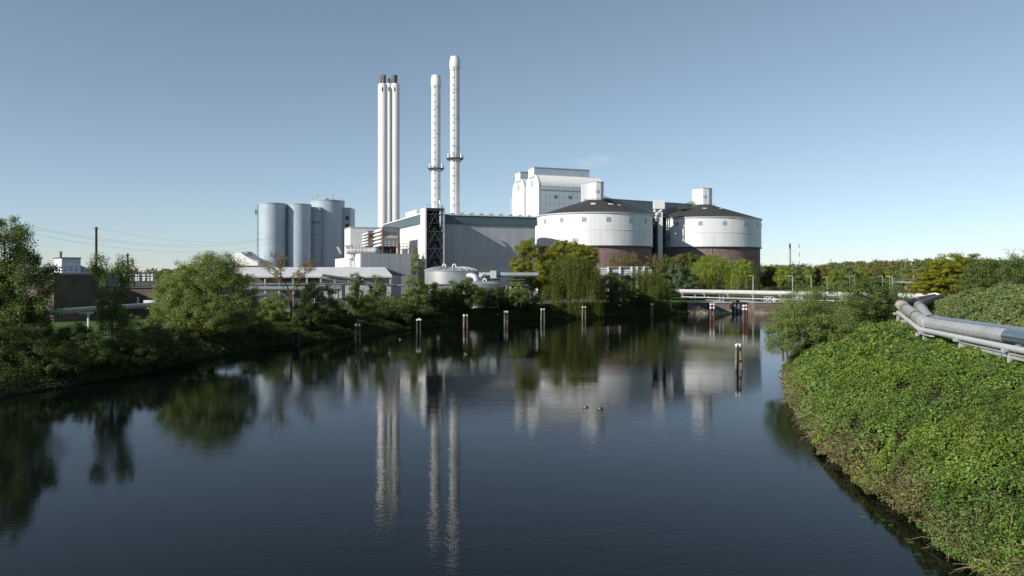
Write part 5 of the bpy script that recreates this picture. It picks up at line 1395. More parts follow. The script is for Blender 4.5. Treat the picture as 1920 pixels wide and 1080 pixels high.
# ------------------------------------------------------------------ vegetation
def sample_clumps(ells, n, rng, inner=0.35):
    vols = np.array([e[3] * e[4] * e[5] for e in ells], float) ** 0.75; vols /= vols.sum()
    idx = rng.choice(len(ells), n, p=vols)
    E = np.array(ells, float)[idx]
    d = rng.normal(size=(n, 3)); d /= np.linalg.norm(d, axis=1, keepdims=True)
    r = (inner + (1 - inner) * rng.uniform(0, 1, n) ** 0.6)[:, None]
    return E[:, :3] + d * E[:, 3:6] * r, d

def crown_quads(cent, dirs, rc, per, size, rng, flat=0.75, outward=0.7, droop=0.0):
    n = len(cent)
    cnt = rng.poisson(per * rng.uniform(0.45, 1.5, n))
    i = np.repeat(np.arange(n), cnt)
    rcl = (rc * rng.uniform(0.6, 1.35, n))[i][:, None]
    g = rng.normal(size=(len(i), 3)); g /= np.linalg.norm(g, axis=1, keepdims=True)
    rad = rng.uniform(0, 1, len(i))[:, None] ** 0.45
    P = cent[i] + g * rad * rcl * np.array([1, 1, flat])
    if droop: P[:, 2] -= droop * rng.uniform(0, 1, len(i)) ** 2 * rc
    N = rng.normal(size=(len(i), 3)) * 0.6 + dirs[i] * outward * 0.8 + g * outward + np.array([0, 0, 0.5])
    return leaf_quads(P, N, size, rng)

def branch(mb, p, q, r0, r1, rng, n=5, wob=0.08, sides=5):
    p = np.array(p, float); q = np.array(q, float); L = np.linalg.norm(q - p)
    pts = []; ph = rng.normal(size=3) * wob * L
    for k in range(n + 1):
        t_ = k / n; pts.append(tuple(p + (q - p) * t_ + ph * math.sin(t_ * math.pi) + rng.normal(size=3) * wob * L * .18 * (0 < k < n)))
    mb.tube(pts, [r0 + (r1 - r0) * k / n for k in range(n + 1)], sides, caps=False)
    return pts

def tree(name, label, base, ells, mat, bark, nclump, per, rc, leaf, seed, trunk_r=.25, trunk_top=None, nlimb=18, cat='tree', group=None, flat=.75, inner=.35, stems=1, droop=0, lean=(0, 0), sparse_twigs=0):
    rng = np.random.default_rng(seed)
    bx, by = base; bz = gh(bx, by) - .25
    t = thing(name, (bx, by, bz), label, cat, group)
    far = by > 140
    ez = max(bz, 3.3) if not bool(right_side(bx, by)) and not (60 <= seed < 73) else bz
    k_ = 1.12 if 15 <= seed <= 24 else 1.24 if 33 <= seed <= 38 else 1.12 if seed in (73, 28) else 1.0
    E = [(bx + e[0] * k_, by + e[1], ez + e[2] * k_, e[3] * k_, e[4] * k_, e[5] * k_) for e in ells]
    per = per * 1.75; leaf = leaf * (.88 if far else .8); rc = rc * 1.1
    cent, dirs = sample_clumps(E, nclump, rng, inner)
    cent[:, 2] = np.maximum(cent[:, 2], ground_h(cent[:, 0], cent[:, 1]) + .25)
    Q = crown_quads(cent, dirs, rc, per, leaf, rng, flat, droop=droop)
    quads_mesh('crown', Q, LEAF[mat] if isinstance(mat, str) else mat, t)
    mb = MB()
    top = trunk_top or max(e[2] for e in ells)
    for s in range(stems):
        ox, oy = (rng.normal() * .35, rng.normal() * .35) if stems > 1 else (0, 0)
        tp = (bx + lean[0] + ox * 4, by + lean[1] + oy * 4, bz + top)
        pts = branch(mb, (bx + ox, by + oy, bz), tp, trunk_r, trunk_r * .25, rng, 8, .02, 8)
        order = rng.choice(nclump, min(nlimb // stems + 1, nclump), replace=False)
        for c in cent[order]:
            k = int(np.clip((c[2] - bz) / top * 8 * rng.uniform(.45, .85), 1, 7))
            branch(mb, pts[k], tuple(c), trunk_r * (.5 - .04 * k), .02, rng, 5, .07, 5)
    mb.build('trunk', M[bark], t, smooth=True)
    if sparse_twigs:
        mb = MB()
        for c in cent[rng.choice(nclump, min(sparse_twigs, nclump), replace=False)]:
            for _ in range(5):
                d = rng.normal(size=3); d[2] = abs(d[2]) * .8
                branch(mb, tuple(c), tuple(c + d * rc * .9), .035, .012, rng, 3, .08, 3)
        mb.build('twigs', M[bark], t)
    return t

def willow(name, label, base, ells, mat, bark, nstr, lmin, lmax, leaf, seed, trunk_r=.5, ndense=120, floor=.4, group=None, spacing=.22):
    """weeping crown: strands hang from a domed top"""
    rng = np.random.default_rng(seed)
    bx, by = base; bz = gh(bx, by) - .25
    t = thing(name, (bx, by, bz), label, 'tree', group)
    ez = max(bz, 3.3)
    k_ = 1.0 if seed < 40 else 1.2
    E = [(bx + e[0], by + e[1], ez + e[2] * k_, e[3] * min(k_, 1.06), e[4], e[5] * k_) for e in ells]
    cent, dirs = sample_clumps(E, nstr, rng, .55)
    keep = dirs[:, 2] > -.25; cent = cent[keep]; dirs = dirs[keep]; n = len(cent)
    L = rng.uniform(lmin, lmax, n) * rng.uniform(.5, 1, n)
    bunch = vnoise(cent[:, 0] + cent[:, 2] * .25, cent[:, 1], 1.1, seed)
    L *= .25 + 1.5 * bunch ** 1.3
    gmin = ground_h(cent[:, 0], cent[:, 1]); gmin = np.maximum(gmin, 0) + floor
    L = np.minimum(L, np.maximum(cent[:, 2] - gmin - rng.uniform(0, 1.5, n) ** 2, .3))
    m_ = np.maximum((L / spacing).astype(int), 2)
    i = np.repeat(np.arange(n), m_)
    s = np.concatenate([np.linspace(0, 1, k) for k in m_])
    out = dirs.copy(); out[:, 2] = 0
    P = cent[i].copy()
    P[:, :2] += (out[i, :2] * (1 - np.exp(-3 * s))[:, None]) * .7
    P[:, 2] -= s * L[i]
    P += rng.normal(size=P.shape) * [.13, .13, .08]
    N = out[i] * .8 + rng.normal(size=P.shape) * .6 + [0, 0, .25]
    Q = leaf_quads(P, N, leaf, rng, aspect=.38, along=np.tile([[0, 0, -1.0]], (len(P), 1)))
    c2, d2 = sample_clumps(E, ndense, rng, .6)
    Q2 = crown_quads(c2[d2[:, 2] > -.1], d2[d2[:, 2] > -.1], max(ells[0][3] * .17, .7), 55, leaf, rng)
    quads_mesh('crown', np.concatenate([Q, Q2]), LEAF[mat], t)
    mb = MB(); top = max(e[2] for e in ells)
    pts = branch(mb, (bx, by, bz), (bx, by, bz + top), trunk_r, trunk_r * .3, rng, 8, .03, 8)
    for c in cent[rng.choice(n, 18, replace=False)]: branch(mb, pts[int(rng.integers(3, 7))], tuple(c), trunk_r * .35, .04, rng, 5, .07, 5)
    mb.build('trunk', M[bark], t, smooth=True)
    return t

def bare_tree(name, label, base, height, spread, mat, bark, seed, levels=4, leaf=.2, nleaf=1500, r0=.28, group=None):
    rng = np.random.default_rng(seed); bx, by = base; bz = gh(bx, by) - .25
    t = thing(name, (bx, by, bz), label, 'tree', group)
    mb = MB(); tips = []
    def grow(p, d, L, r, lev):
        q = p + d * L
        branch(mb, tuple(p), tuple(q), r, r * .6, rng, 4, .05, 6 if lev < 2 else 4)
        if lev >= levels: tips.append((p, q)); return
        for k in range(3 if lev < 2 else 3):
            a = rng.normal(size=3); a -= a.dot(d) * d; a /= np.linalg.norm(a)
            nd = d * rng.uniform(.55, .95) + a * rng.uniform(.35, .8) * spread + np.array([0, 0, .18]); nd /= np.linalg.norm(nd)
            st = p + d * L * rng.uniform(.45, 1.0) if k else q
            grow(st, nd, L * rng.uniform(.55, .8), r * .55, lev + 1)
            if lev >= 2: tips.append((st, st + nd * L * .6))
    grow(np.array([bx, by, bz]), np.array([0, 0, 1.0]), height * .36, r0, 0)
    mb.build('trunk', M[bark], t)
    if nleaf:
        k = rng.integers(0, len(tips), nleaf); s = rng.uniform(.2, 1.05, (nleaf, 1))
        A = np.array([a for a, b in tips])[k]; B = np.array([b for a, b in tips])[k]
        P = A + (B - A) * s + rng.normal(size=(nleaf, 3)) * .25
        quads_mesh('crown', leaf_quads(P, rng.normal(size=(nleaf, 3)) + [0, 0, .6], leaf, rng), LEAF[mat], t)
    return t

def pb(px, D, off=0): return (X(px, D) + off, D)

# left bank
tree('birch_tree', 'large leafy birch at the left picture edge, taller than the brick building', pb(8, 97), [(-1, 0, 13.5, 5.2, 4.6, 4.8), (2.2, 0, 9.5, 4.4, 4.2, 4.0), (-3.5, 0, 9, 4.5, 4, 4.5), (3.8, .5, 6.2, 3.6, 3.4, 2.4), (0, 0, 5, 4.5, 4, 2.2)], 'mid', 'bark_birch', 360, 95, .95, .30, 11, .26, 16, 26, droop=.9, inner=.3)
tree('birch_tree', 'slim drooping birch with white trunk in front of the bank pipeline', pb(210, 106), [(-1.9, 0, 11.6, 1.1, 1.1, 1.9), (1.5, 0, 11.0, 1.5, 1.4, 2.3), (0, 0, 7.5, 2.6, 2.2, 3.0), (.2, 0, 4.0, 2.6, 2.2, 2.0)], 'mid', 'bark_birch', 170, 60, .75, .25, 12, .17, 12, 20, droop=1.3)
tree('willow_bush', 'huge rounded olive willow bush on the left bank', pb(392, 130), [(0, 0, 7.2, 7.8, 7, 6.8), (-1, -5.5, 2.6, 7.5, 3.5, 2.8), (-4.6, -1, 5.6, 4.8, 4.5, 4.9), (4.4, -1, 5.2, 4.9, 4.5, 5.0), (1, -1, 10, 4.6, 4.6, 3.8), (2.5, -5, 3.4, 3.6, 3, 2.8), (-2, -4, 4, 5, 4, 3.5)], 'willow', 'bark', 760, 105, 1.0, .26, 13, .35, 9, 40, stems=3, cat='bush', inner=.5)
bare_tree('bare_tree', 'nearly bare brownish tree in front of the storage shed', pb(545, 153), 17.5, 1.05, 'brown', 'bark_brown', 14, 4, .24, 3200, .26)
tree('bush', 'light green rounded bush left of the bare tree', pb(517, 152), [(0, 0, 3.0, 2.6, 2.4, 2.8), (-1.5, 0, 2, 1.8, 1.8, 1.8)], 'willow', 'bark', 80, 80, .65, .25, 15, .12, 3, 10, cat='bush')
tree('bush', 'dark green dense round tree-bush right of the bare tree', pb(594, 157), [(0, 0, 4.0, 3.6, 3.2, 3.6), (-2.6, 0, 2.6, 2.2, 2, 2.2), (2.2, 0, 2.6, 1.8, 2, 2.2)], 'dark', 'bark', 150, 90, .75, .27, 16, .16, 4, 14, cat='bush')
tree('young_tree', 'thin young green tree beside the portable toilet', pb(668, 164), [(0, 0, 7.0, 1.5, 1.4, 2.3), (0, 0, 4.5, 2.3, 2, 2.4)], 'mid', 'bark', 75, 60, .65, .25, 17, .12, 8, 12)
tree('bush', 'feathery light green bush tapering to a point right of the sunlit pile pair', pb(708, 166), [(0, 0, 6.6, 1.3, 1.2, 2.4), (0, 0, 3.6, 3.0, 2.6, 3.0), (-.5, -1, 1.8, 3.2, 2.6, 1.6)], 'willow', 'bark', 150, 70, .65, .24, 18, .1, 7, 14, cat='bush')
tree('poplar_tree', 'slim pale green poplar reaching up in front of the stair tower foot', pb(778, 187), [(.2, 0, 14.0, .7, .7, 1.7), (.2, 0, 10.8, 1.6, 1.4, 2.6), (0, 0, 6.2, 2.6, 2.2, 3.0), (.6, 0, 3.4, 3.0, 2.5, 2.2)], 'willow', 'bark', 150, 60, .7, .27, 19, .14, 14, 18)
tree('tree', 'bushy mid green tree between the poplar and the domed tank', pb(812, 192), [(0, 0, 4.4, 3.0, 2.6, 2.6), (-1.6, 0, 3.4, 2.8, 2.4, 2.2)], 'mid', 'bark', 120, 75, .8, .29, 20, .15, 6, 14)
tree('tree', 'leafy green tree hanging over the bank above the leaning pile pair', pb(868, 199), [(0, -1, 4.9, 4.3, 3.6, 2.9), (2, -2, 3.4, 3.6, 3, 2.4), (-3, -1, 3.2, 3, 2.6, 2.2)], 'mid', 'bark', 170, 85, .85, .33, 21, .18, 6, 16)
tree('bush', 'low dark bush on the bank left of the leaning pile pair', pb(838, 197), [(0, -1, 2.4, 4.2, 2.4, 2.2)], 'dark', 'bark', 80, 75, .8, .3, 22, .1, 2, 8, cat='bush')
tree('bush', 'low dark bush overhanging the water right of the leaning pile pair', pb(918, 207), [(0, -1, 3.2, 4.4, 2.4, 2.8)], 'dark', 'bark', 90, 75, .85, .3, 23, .1, 2, 8, cat='bush')
tree('bush', 'rounded grey green bush below the yellow green tree', pb(969, 209), [(0, 0, 3.6, 3.4, 3, 3.2)], 'willow', 'bark', 110, 75, .7, .27, 24, .12, 3, 10, cat='bush')
tree('small_tree', 'small yellowish tree in front of the shaded hall wall', pb(905, 232), [(0, 0, 8.6, 2.2, 2, 2.2), (-1.6, 0, 6.8, 2, 1.8, 1.8)], 'yellow', 'bark', 60, 50, .7, .3, 25, .12, 8, 10)
bare_tree('bare_tree', 'faint leafless sapling in front of the hall wall', pb(935, 236), 11, .8, 'brown', 'bark_brown', 26, 3, .2, 60, .12)
tree('maple_tree', 'tall yellow green tree in front of the hall corner', pb(1000, 224), [(-2, 0, 17.2, 3.4, 3, 3.8), (-4.4, 0, 12.2, 3.6, 3, 3.2), (2.4, 0, 13.2, 3.8, 3.2, 3.4), (-3.0, -1, 7.6, 4.6, 3.4, 3.0), (2, 0, 8.8, 4.0, 3.4, 3.4), (-5.4, -1, 4.6, 3, 2.6, 2)], 'yellow', 'bark', 340, 80, 1.0, .40, 27, .28, 15, 26, inner=.3)
tree('maple_tree', 'broad yellow green crown rising behind the hanging willow', pb(1068, 232), [(-1, 0, 14.4, 5.2, 4, 3.8), (4, 0, 13.2, 4.4, 4, 3.6), (-5, 0, 11.5, 4, 3.4, 3)], 'yellow', 'bark', 320, 80, 1.05, .40, 28, .28, 12, 20)
willow('weeping_willow', 'weeping willow whose strands hang down to the water', pb(1072, 223), [(0, 0, 11.2, 7.2, 5, 4.6), (-5, -1.6, 7.2, 4.0, 3, 3.4), (5, -1, 8.6, 4.5, 3.4, 4)], 'hang', 'bark', 3200, 6, 17, .32, 29, .5, 190, floor=.1)
tree('bush', 'shaded green bush right of the hanging willow by the water', pb(1142, 232), [(0, 0, 5.4, 5.6, 3.6, 4.6), (4, -1, 4.0, 5, 3, 3.6)], 'mid', 'bark', 200, 80, .95, .34, 30, .2, 4, 14, cat='bush')
willow('weeping_willow', 'small weeping willow leaning over the shaded bank near the pipe bridge', pb(1205, 241), [(0, 0, 8.0, 6.6, 4, 3.6), (4.4, -1, 6.2, 4.4, 3.4, 3)], 'hang', 'bark', 1700, 5, 11, .32, 31, .4, 110, floor=.1)
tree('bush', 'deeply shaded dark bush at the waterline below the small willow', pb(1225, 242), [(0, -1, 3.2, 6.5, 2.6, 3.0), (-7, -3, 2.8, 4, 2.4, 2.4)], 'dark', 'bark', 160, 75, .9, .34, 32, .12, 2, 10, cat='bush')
tree('shrub', 'bare olive shrub in front of the nearer bunker, left of the pair', pb(1160, 266), [(0, 0, 9, 4.2, 3, 4.6)], 'olive', 'bark_brown', 110, 42, 1.0, .3, 33, .1, 8, 26, cat='shrub', stems=4, sparse_twigs=70)
tree('shrub', 'bare olive shrub in front of the nearer bunker, right of the pair', pb(1205, 267), [(-3, 0, 9.6, 3.6, 3, 4.6), (3, 0, 9.4, 3.8, 3, 4.4)], 'olive', 'bark_brown', 150, 42, 1.0, .3, 34, .1, 8, 30, cat='shrub', stems=5, sparse_twigs=90)
tree('tree', 'green tree standing between the two bunkers at their foot', pb(1247, 276), [(0, 0, 9.4, 3.4, 3, 4.0)], 'mid', 'bark', 90, 70, .9, .36, 35, .2, 9, 10)
tree('tree', 'olive green tree in front of the shadow on the farther bunker', pb(1272, 281), [(0, 0, 9.6, 3.0, 2.8, 3.6)], 'olive', 'bark', 80, 75, .9, .36, 36, .2, 9, 10)
tree('tree', 'fresh green tree just left of the sunlit weeping willows', pb(1291, 282), [(0, 0, 9.8, 4.2, 3, 4.4)], 'mid', 'bark', 110, 75, .95, .36, 37, .2, 9, 12)
tree('bush', 'large grey green bush at the left end of the pipe bridge', pb(1258, 266), [(0, 0, 6.2, 6.4, 4, 4.8), (4.6, -.5, 4.2, 3.6, 3, 3.2)], 'grey', 'bark', 220, 85, .95, .36, 38, .15, 5, 14, cat='bush')
tree('bush', 'smaller rounded green bush beside the grey green bush', pb(1287, 268), [(0, 0, 4.6, 3.4, 3, 3.2)], 'mid', 'bark', 90, 85, .8, .34, 39, .12, 4, 10, cat='bush')
willow('weeping_willow', 'larger sunlit weeping willow before the farther bunker', pb(1337, 272), [(0, 0, 9.4, 7.4, 5, 5.0), (-4, -1, 7.4, 4, 3.4, 3.6)], 'weep', 'bark', 2300, 3, 9, .36, 40, .5, 170, floor=.6)
willow('weeping_willow', 'smaller sunlit weeping willow touching the larger one', pb(1389, 270), [(0, 0, 8.4, 5.6, 4.4, 4.4)], 'weep', 'bark', 1600, 3, 9, .36, 41, .45, 120, floor=.6)
bare_tree('bare_shrub', 'silvery bare shrub below the weeping willows', pb(1345, 262), 6.2, 1.2, 'grey', 'bark_brown', 42, 4, .25, 700, .1)
# undergrowth bushes on the left bank
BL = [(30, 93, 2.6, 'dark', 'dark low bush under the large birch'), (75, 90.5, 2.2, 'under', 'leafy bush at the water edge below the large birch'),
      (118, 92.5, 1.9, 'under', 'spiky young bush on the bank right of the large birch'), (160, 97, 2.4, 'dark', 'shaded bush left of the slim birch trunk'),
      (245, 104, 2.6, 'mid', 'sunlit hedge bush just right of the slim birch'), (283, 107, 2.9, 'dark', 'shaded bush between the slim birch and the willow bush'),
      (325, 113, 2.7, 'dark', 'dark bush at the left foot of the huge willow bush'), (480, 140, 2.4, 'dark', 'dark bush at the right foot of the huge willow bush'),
      (640, 160, 2.0, 'under', 'low bush behind the sunlit pile pair'), (745, 178, 2.3, 'dark', 'dark bush between the feathery bush and the poplar'),
      (-35, 90, 3.0, 'dark', 'dark bush cut by the left picture edge'), (205, 99.5, 1.4, 'under', 'ground hugging bush around the slim birch foot')]
for k, (px_, D_, r, mk, lab) in enumerate(BL):
    tree('bush', lab, pb(px_, D_), [(0, 0, r * .85, r * 1.25, r, r * .95), (r * .9, -.4, r * .5, r * .8, r * .7, r * .6)], mk, 'bark', int(40 + r * 26), 62, .55, .22, 60 + k, .07, r, 10, cat='bush', group='low bushes along the left bank', inner=.45)

HB = [(58, 101, 2.6, 'mid', 'sunlit bush below the pipe, beside the large birch trunk'), (140, 104, 1.9, 'mid', 'small bush on the lawn edge left of the slim birch'), (262, 112, 2.6, 'mid', 'leafy bush under the pipe right of the slim birch'),
      (500, 156, 2.6, 'mid', 'sunlit bush at the foot of the bare tree, left side'), (625, 166, 2.4, 'mid', 'low sunlit bush between the dark round bush and the toilet'),
      (690, 175, 3.0, 'mid', 'bush on the bank crest behind the feathery bush'), (730, 181, 2.8, 'willow', 'pale bush on the bank crest below the white drum'),
      (765, 185, 3.0, 'mid', 'bush on the crest at the foot of the poplar'), (850, 203, 3.2, 'dark', 'dark bush on the crest in front of the domed tank'),
      (895, 209, 3.0, 'mid', 'green bush on the crest below the duct bends'), (930, 213, 2.6, 'dark', 'dark bush on the crest below the junction box'),
      (990, 216, 3.0, 'mid', 'bush at the foot of the tall yellow green tree'), (575, 150, 2.0, 'under', 'low bush on the slope above the dark pile bundle')]
for k, (px_, D_, r, mk, lab) in enumerate(HB):
    tree('bush', lab, pb(px_, D_), [(0, 0, r * .8, r * 1.3, r, r * .95), (r * .9, -.4, r * .5, r * .9, r * .7, r * .6), (-r * .9, -.2, r * .5, r * .8, r * .7, r * .6)], mk, 'bark', int(40 + r * 28), 62, .65, .25, 110 + k, .07, r, 10, cat='bush', group='low bushes along the left bank', inner=.45)

# right bank
tree('willow_bush', 'wide feathery willow bush leaning over the water on the right bank', pb(1538, 101), [(-2.5, 0, 4.6, 4.6, 4, 4.2), (2.5, .5, 5.2, 4.6, 4, 4.4), (-5.6, -1.5, 2.2, 2.4, 2.4, 2.6), (0, -3, 2.6, 4.4, 3, 2.6), (-4.8, -2.5, 4.2, 2.2, 2, 2.6), (-6.2, -3.5, 1.2, 2.2, 2.4, 1.6), (4.5, 1, 3.4, 3, 3, 3)], 'willow', 'bark', 560, 84, .8, .19, 70, .14, 6, 44, stems=5, cat='bush', inner=.4)
tree('bush', 'dark green leafy shrub behind the feathery willow bush', pb(1630, 105), [(0, 0, 4.0, 3.6, 3.2, 3.6), (2.2, 0, 3.0, 2.8, 2.6, 2.6), (-1, 1, 6.0, 2.4, 2.4, 1.8)], 'mid', 'bark', 190, 80, .7, .24, 71, .12, 4, 16, cat='bush')
tree('bush', 'feathery pale shrub in front of the pipe bridge end', pb(1668, 118), [(0, 0, 3.8, 2.4, 2.2, 3.2)], 'willow', 'bark', 70, 60, .7, .22, 72, .1, 4, 10, cat='bush')
# beyond the embankment
tree('maple_tree', 'broad bright yellow tree beyond the right embankment', pb(1784, 175), [(0, 0, 8.6, 6.6, 5, 4.4), (-5, 0, 6.6, 4.4, 4, 2.9), (4.4, 0, 9.4, 4.6, 4, 3.6)], 'bright', 'bark', 330, 95, 1.0, .34, 73, .3, 9, 22, flat=.5)
tree('tree', 'fresh green leafy tree right of the bright yellow tree', pb(1846, 140), [(0, 0, 6.2, 3.6, 3, 3.0), (-2.4, 0, 4.2, 2.6, 2.4, 2.4)], 'mid', 'bark', 120, 65, .85, .3, 74, .2, 6, 14)
bare_tree('bare_tree', 'grey leafless tree standing highest at the right picture edge', pb(1886, 150), 16.5, 1.0, 'brown', 'bark', 75, 4, .2, 250, .24)
tree('tree', 'brownish budding tree beside the leafless tree', pb(1868, 160), [(0, 0, 7.6, 4.6, 4, 4.2), (6, 0, 7.4, 4.4, 4, 4.6)], 'olive', 'bark', 150, 52, 1.0, .3, 76, .2, 8, 22, sparse_twigs=50)
tree('tree', 'green tree low at the right picture edge', pb(1912, 135), [(0, 0, 5.4, 3.8, 3, 3.4)], 'mid', 'bark', 100, 62, .85, .3, 77, .18, 5, 12)
tree('bush', 'yellow leaved bush left of the bright yellow tree', pb(1738, 205), [(0, 0, 5.2, 4.6, 3, 3.6)], 'bright', 'bark', 90, 50, .8, .3, 78, .1, 5, 10, cat='bush')

# row of trees by the car park: one built, the rest copies of it and its parts
ROW = [(1446, 330, 1.0, 'olive green tree nearest the farther bunker in the car park row'), (1470, 322, .96, 'brown tinged tree in the row left of the distant chimney'),
       (1490, 318, 1.0, 'feathery tree in the row below the distant chimney'), (1513, 335, .92, 'dark tree in the row below the red and white mast'),
       (1540, 345, 1.0, 'green tree in the row above the first parked car'), (1565, 338, .92, 'round tree in the middle of the car park row'),
       (1590, 342, .96, 'green tree in the row behind the close pair of lamps'), (1615, 346, 1.0, 'tree in the row right of the close pair of lamps'),
       (1641, 350, .94, 'dark tree in the row above the last parked car'), (1664, 352, .92, 'last tree of the car park row left of the footbridge')]
protos = []
for v, mk in enumerate(('olive', 'weep', 'willow')):
    px_, D_, s, lab = ROW[v]
    protos.append(tree('row_tree', lab, pb(px_, D_), [(0, 0, 8.4, 3.6, 3.4, 4.2), (-1.6, 0, 6.4, 3.0, 3, 2.8), (1.6, 0, 6.2, 3.0, 3, 2.6), (0, 0, 10.6, 2.2, 2.2, 2.2)], mk, 'bark', 150, 52, 1.0, .45, 90 + v, .2, 10, 14, group='row of trees by the car park'))
order = [1, 0, 1, 2, 1, 0, 1]
for k, (px_, D_, s, lab) in enumerate(ROW[3:]):
    src = protos[order[k]]
    c = src.copy(); COL.objects.link(c)
    x, y = pb(px_, D_); c.location = (x, y, gh(x, y) - .25); c.rotation_euler = (0, 0, 1.3 * (k + 1)); c.scale = (s, s, s * (1.06 if k % 2 else .95)); c['label'] = lab
    for ch in src.children:
        cc = ch.copy(); COL.objects.link(cc); cc.parent = c

# far woods: one mass along the horizon
rng = np.random.default_rng(200)
Qs = []
def woods(px0, px1, D0, D1, n, ytop, mkscale, seed):
    rng = np.random.default_rng(seed)
    C = []; Dr = []
    for _ in range(n):
        px_ = rng.uniform(px0, px1); D_ = rng.uniform(D0, D1); x = X(px_, D_)
        zt = Z(ytop(px_) + rng.uniform(0, 8) * rng.uniform(.3, 1), D_); zt = max(zt, 9); r = rng.uniform(3.5, 6.5)
        for _ in range(26):
            d = rng.normal(size=3); d /= np.linalg.norm(d); q = rng.uniform(.55, 1)
            C.append((x + d[0] * r * q, D_ + d[1] * r * q, GZ + (zt - GZ) * .52 + d[2] * (zt - GZ) * .48 * q)); Dr.append(d)
    return crown_quads(np.array(C), np.array(Dr), 1.9, 11, mkscale, rng)
ramp_y = lambda px_: np.interp(px_, [1418, 1500, 1620, 1700, 1760, 1830, 1930], [496, 495, 491, 488, 486, 485, 488])
Qs.append(woods(1418, 1700, 420, 620, 210, lambda p: ramp_y(p) - 1, 1.2, 201))
Qs.append(woods(1560, 1960, 560, 900, 260, lambda p: ramp_y(p) - 4, 1.5, 202))
Qs.append(woods(-30, 480, 700, 1000, 120, lambda p: 500, 1.6, 203))
Qs.append(woods(1410, 1720, 360, 430, 40, lambda p: 499, .9, 205))
Qs.append(woods(1700, 1960, 260, 420, 90, lambda p: 494, .9, 204))
M_w = leaf_mat('far_wood_leaves', lstops((0.034, 0.046, 0.019), (0.066, 0.082, 0.032), (0.105, 0.12, 0.05), 2.4), patch=.22, patch_scale=.03, tint=(1.35, 1.0, .7))
quads_mesh('woods', np.concatenate(Qs), M_w, None, (200, 500, GZ), kind='stuff', label='distant green woods closing the horizon behind the lock', category='woods')

# ground cover --------------------------------------------------------------
def scatter(xr, yr, n, rng, dmin, dmax, cond=None):
    x = rng.uniform(*xr, n); y = rng.uniform(*yr, n)
    d = shore_dist(x, y); k = (d > dmin) & (d < dmax)
    if cond is not None: k &= cond(x, y, d)
    return x[k], y[k], d[k]

# brambles on the right bank
rng = np.random.default_rng(300)
def in_view(x, y, d): return right_side(x, y) & (x < y * .85 + 8)
parts_ = []; mats_ = []
for (ya, yb, dens, size) in ((25, 48, 440, .125), (48, 70, 300, .16), (70, 125, 140, .23)):
    xr = (17, 90 if yb > 70 else 62)
    n = int(dens * (xr[1] - xr[0]) * (yb - ya))
    x, y, d = scatter(xr, (ya, yb), n, rng, -1.5, 17.6, in_view)
    k = d > -.1 - 1.5 * np.clip(vnoise(x, y, 2.1, 39) * .7 + vnoise(x, y, .8, 40) * .3 - .3, 0, 1); x, y, d = x[k], y[k], d[k]
    md = vnoise(x, y, 1.5, 31) * .75 + vnoise(x, y, .55, 32) ** 1.5 * .95 + vnoise(x, y, 4.5, 33) * .6
    md = md * np.clip(1.0 - (d - 9.5) / 9, .5, 1)
    thick = np.clip((d + 1.1) / 1.6, .12, 1)
    top = np.maximum(ground_h(x, y), 0) + .12 + md * thick
    depth = rng.uniform(0, 1, len(x)) ** 1.8 * .6 * thick
    # gaps: hollows where the cover thins and dark shows
    hole = vnoise(x, y, 1.1, 34) * .6 + vnoise(x, y, 3.1, 35) * .4
    keep = rng.uniform(0, 1, len(x)) < np.where(d < 1.2, 1, np.clip(1.5 - (hole - .62) * 9 * (hole > .62), .15, 1))
    x, y, d, top, depth = x[keep], y[keep], d[keep], top[keep], depth[keep]
    P = np.stack([x, y, np.maximum(top - depth, .06)], 1)
    gxn = (vnoise(x + .2, y, 1.5, 31) - vnoise(x - .2, y, 1.5, 31)); gyn = (vnoise(x, y + .2, 1.5, 31) - vnoise(x, y - .2, 1.5, 31))
    gx2 = vnoise(x + .1, y, .55, 32) - vnoise(x - .1, y, .55, 32); gy2 = vnoise(x, y + .1, .55, 32) - vnoise(x, y - .1, .55, 32)
    N = np.stack([-gxn * 1.5 - gx2 * 1.6 - .2, -gyn * 1.5 - gy2 * 1.6 - .1, np.full(len(x), .85)], 1) + rng.normal(size=P.shape) * .42
    Q = leaf_quads(P, N, size * (.62 + .8 * vnoise(x, y, 2.4, 47)), rng, aspect=.8)
    bn = vnoise(x, y, 2.8, 36)
    edge_p = np.clip(1.0 - d / (1.2 + 3.0 * np.clip(bn - .5, 0, 1)), 0, 1) * np.clip((bn - .46) * 2.4, .06, .7) + .10 * (vnoise(x, y, 3.3, 37) > .72)
    mi = (rng.uniform(0, 1, len(x)) < edge_p).astype(int)
    oth = (vnoise(x, y, 3.6, 45) * .7 + vnoise(x, y, 1.2, 46) * .3 > .6) & (rng.uniform(0, 1, len(x)) < .7) & (mi == 0)
    mi[oth] = 2
    parts_.append(Q); mats_.append(mi)
# hanging curtain over the steep foot of the bank
y = rng.uniform(25, 110, 150000); x = rng.uniform(18, 44, 150000); d = shore_dist(x, y)
k = (d > -.35) & (d < 1.7) & right_side(x, y); x, y, d = x[k], y[k], d[k]
P = np.stack([x, y, .04 + rng.uniform(0, 1, len(x)) * (np.maximum(ground_h(x, y), 0) + .3)], 1)
N = rng.normal(size=P.shape) * .5 + [-.8, -.2, .4]
parts_.append(leaf_quads(P, N, .15 + y * .0008, rng, aspect=.6)); mats_.append(np.where(rng.uniform(0, 1, len(x)) < np.clip(vnoise(x, y, 2.8, 36) * 1.3 - .3, .08, .6), 1, np.where(rng.uniform(0, 1, len(x)) < .5, 2, 0)))
o = quads_mesh('brambles', np.concatenate(parts_), [LEAF['bramble'], LEAF['dry'], LEAF['nettle']], None, (25, 50, 3), np.concatenate(mats_), kind='stuff', label='thick sunlit bramble cover on the right bank', category='brambles')
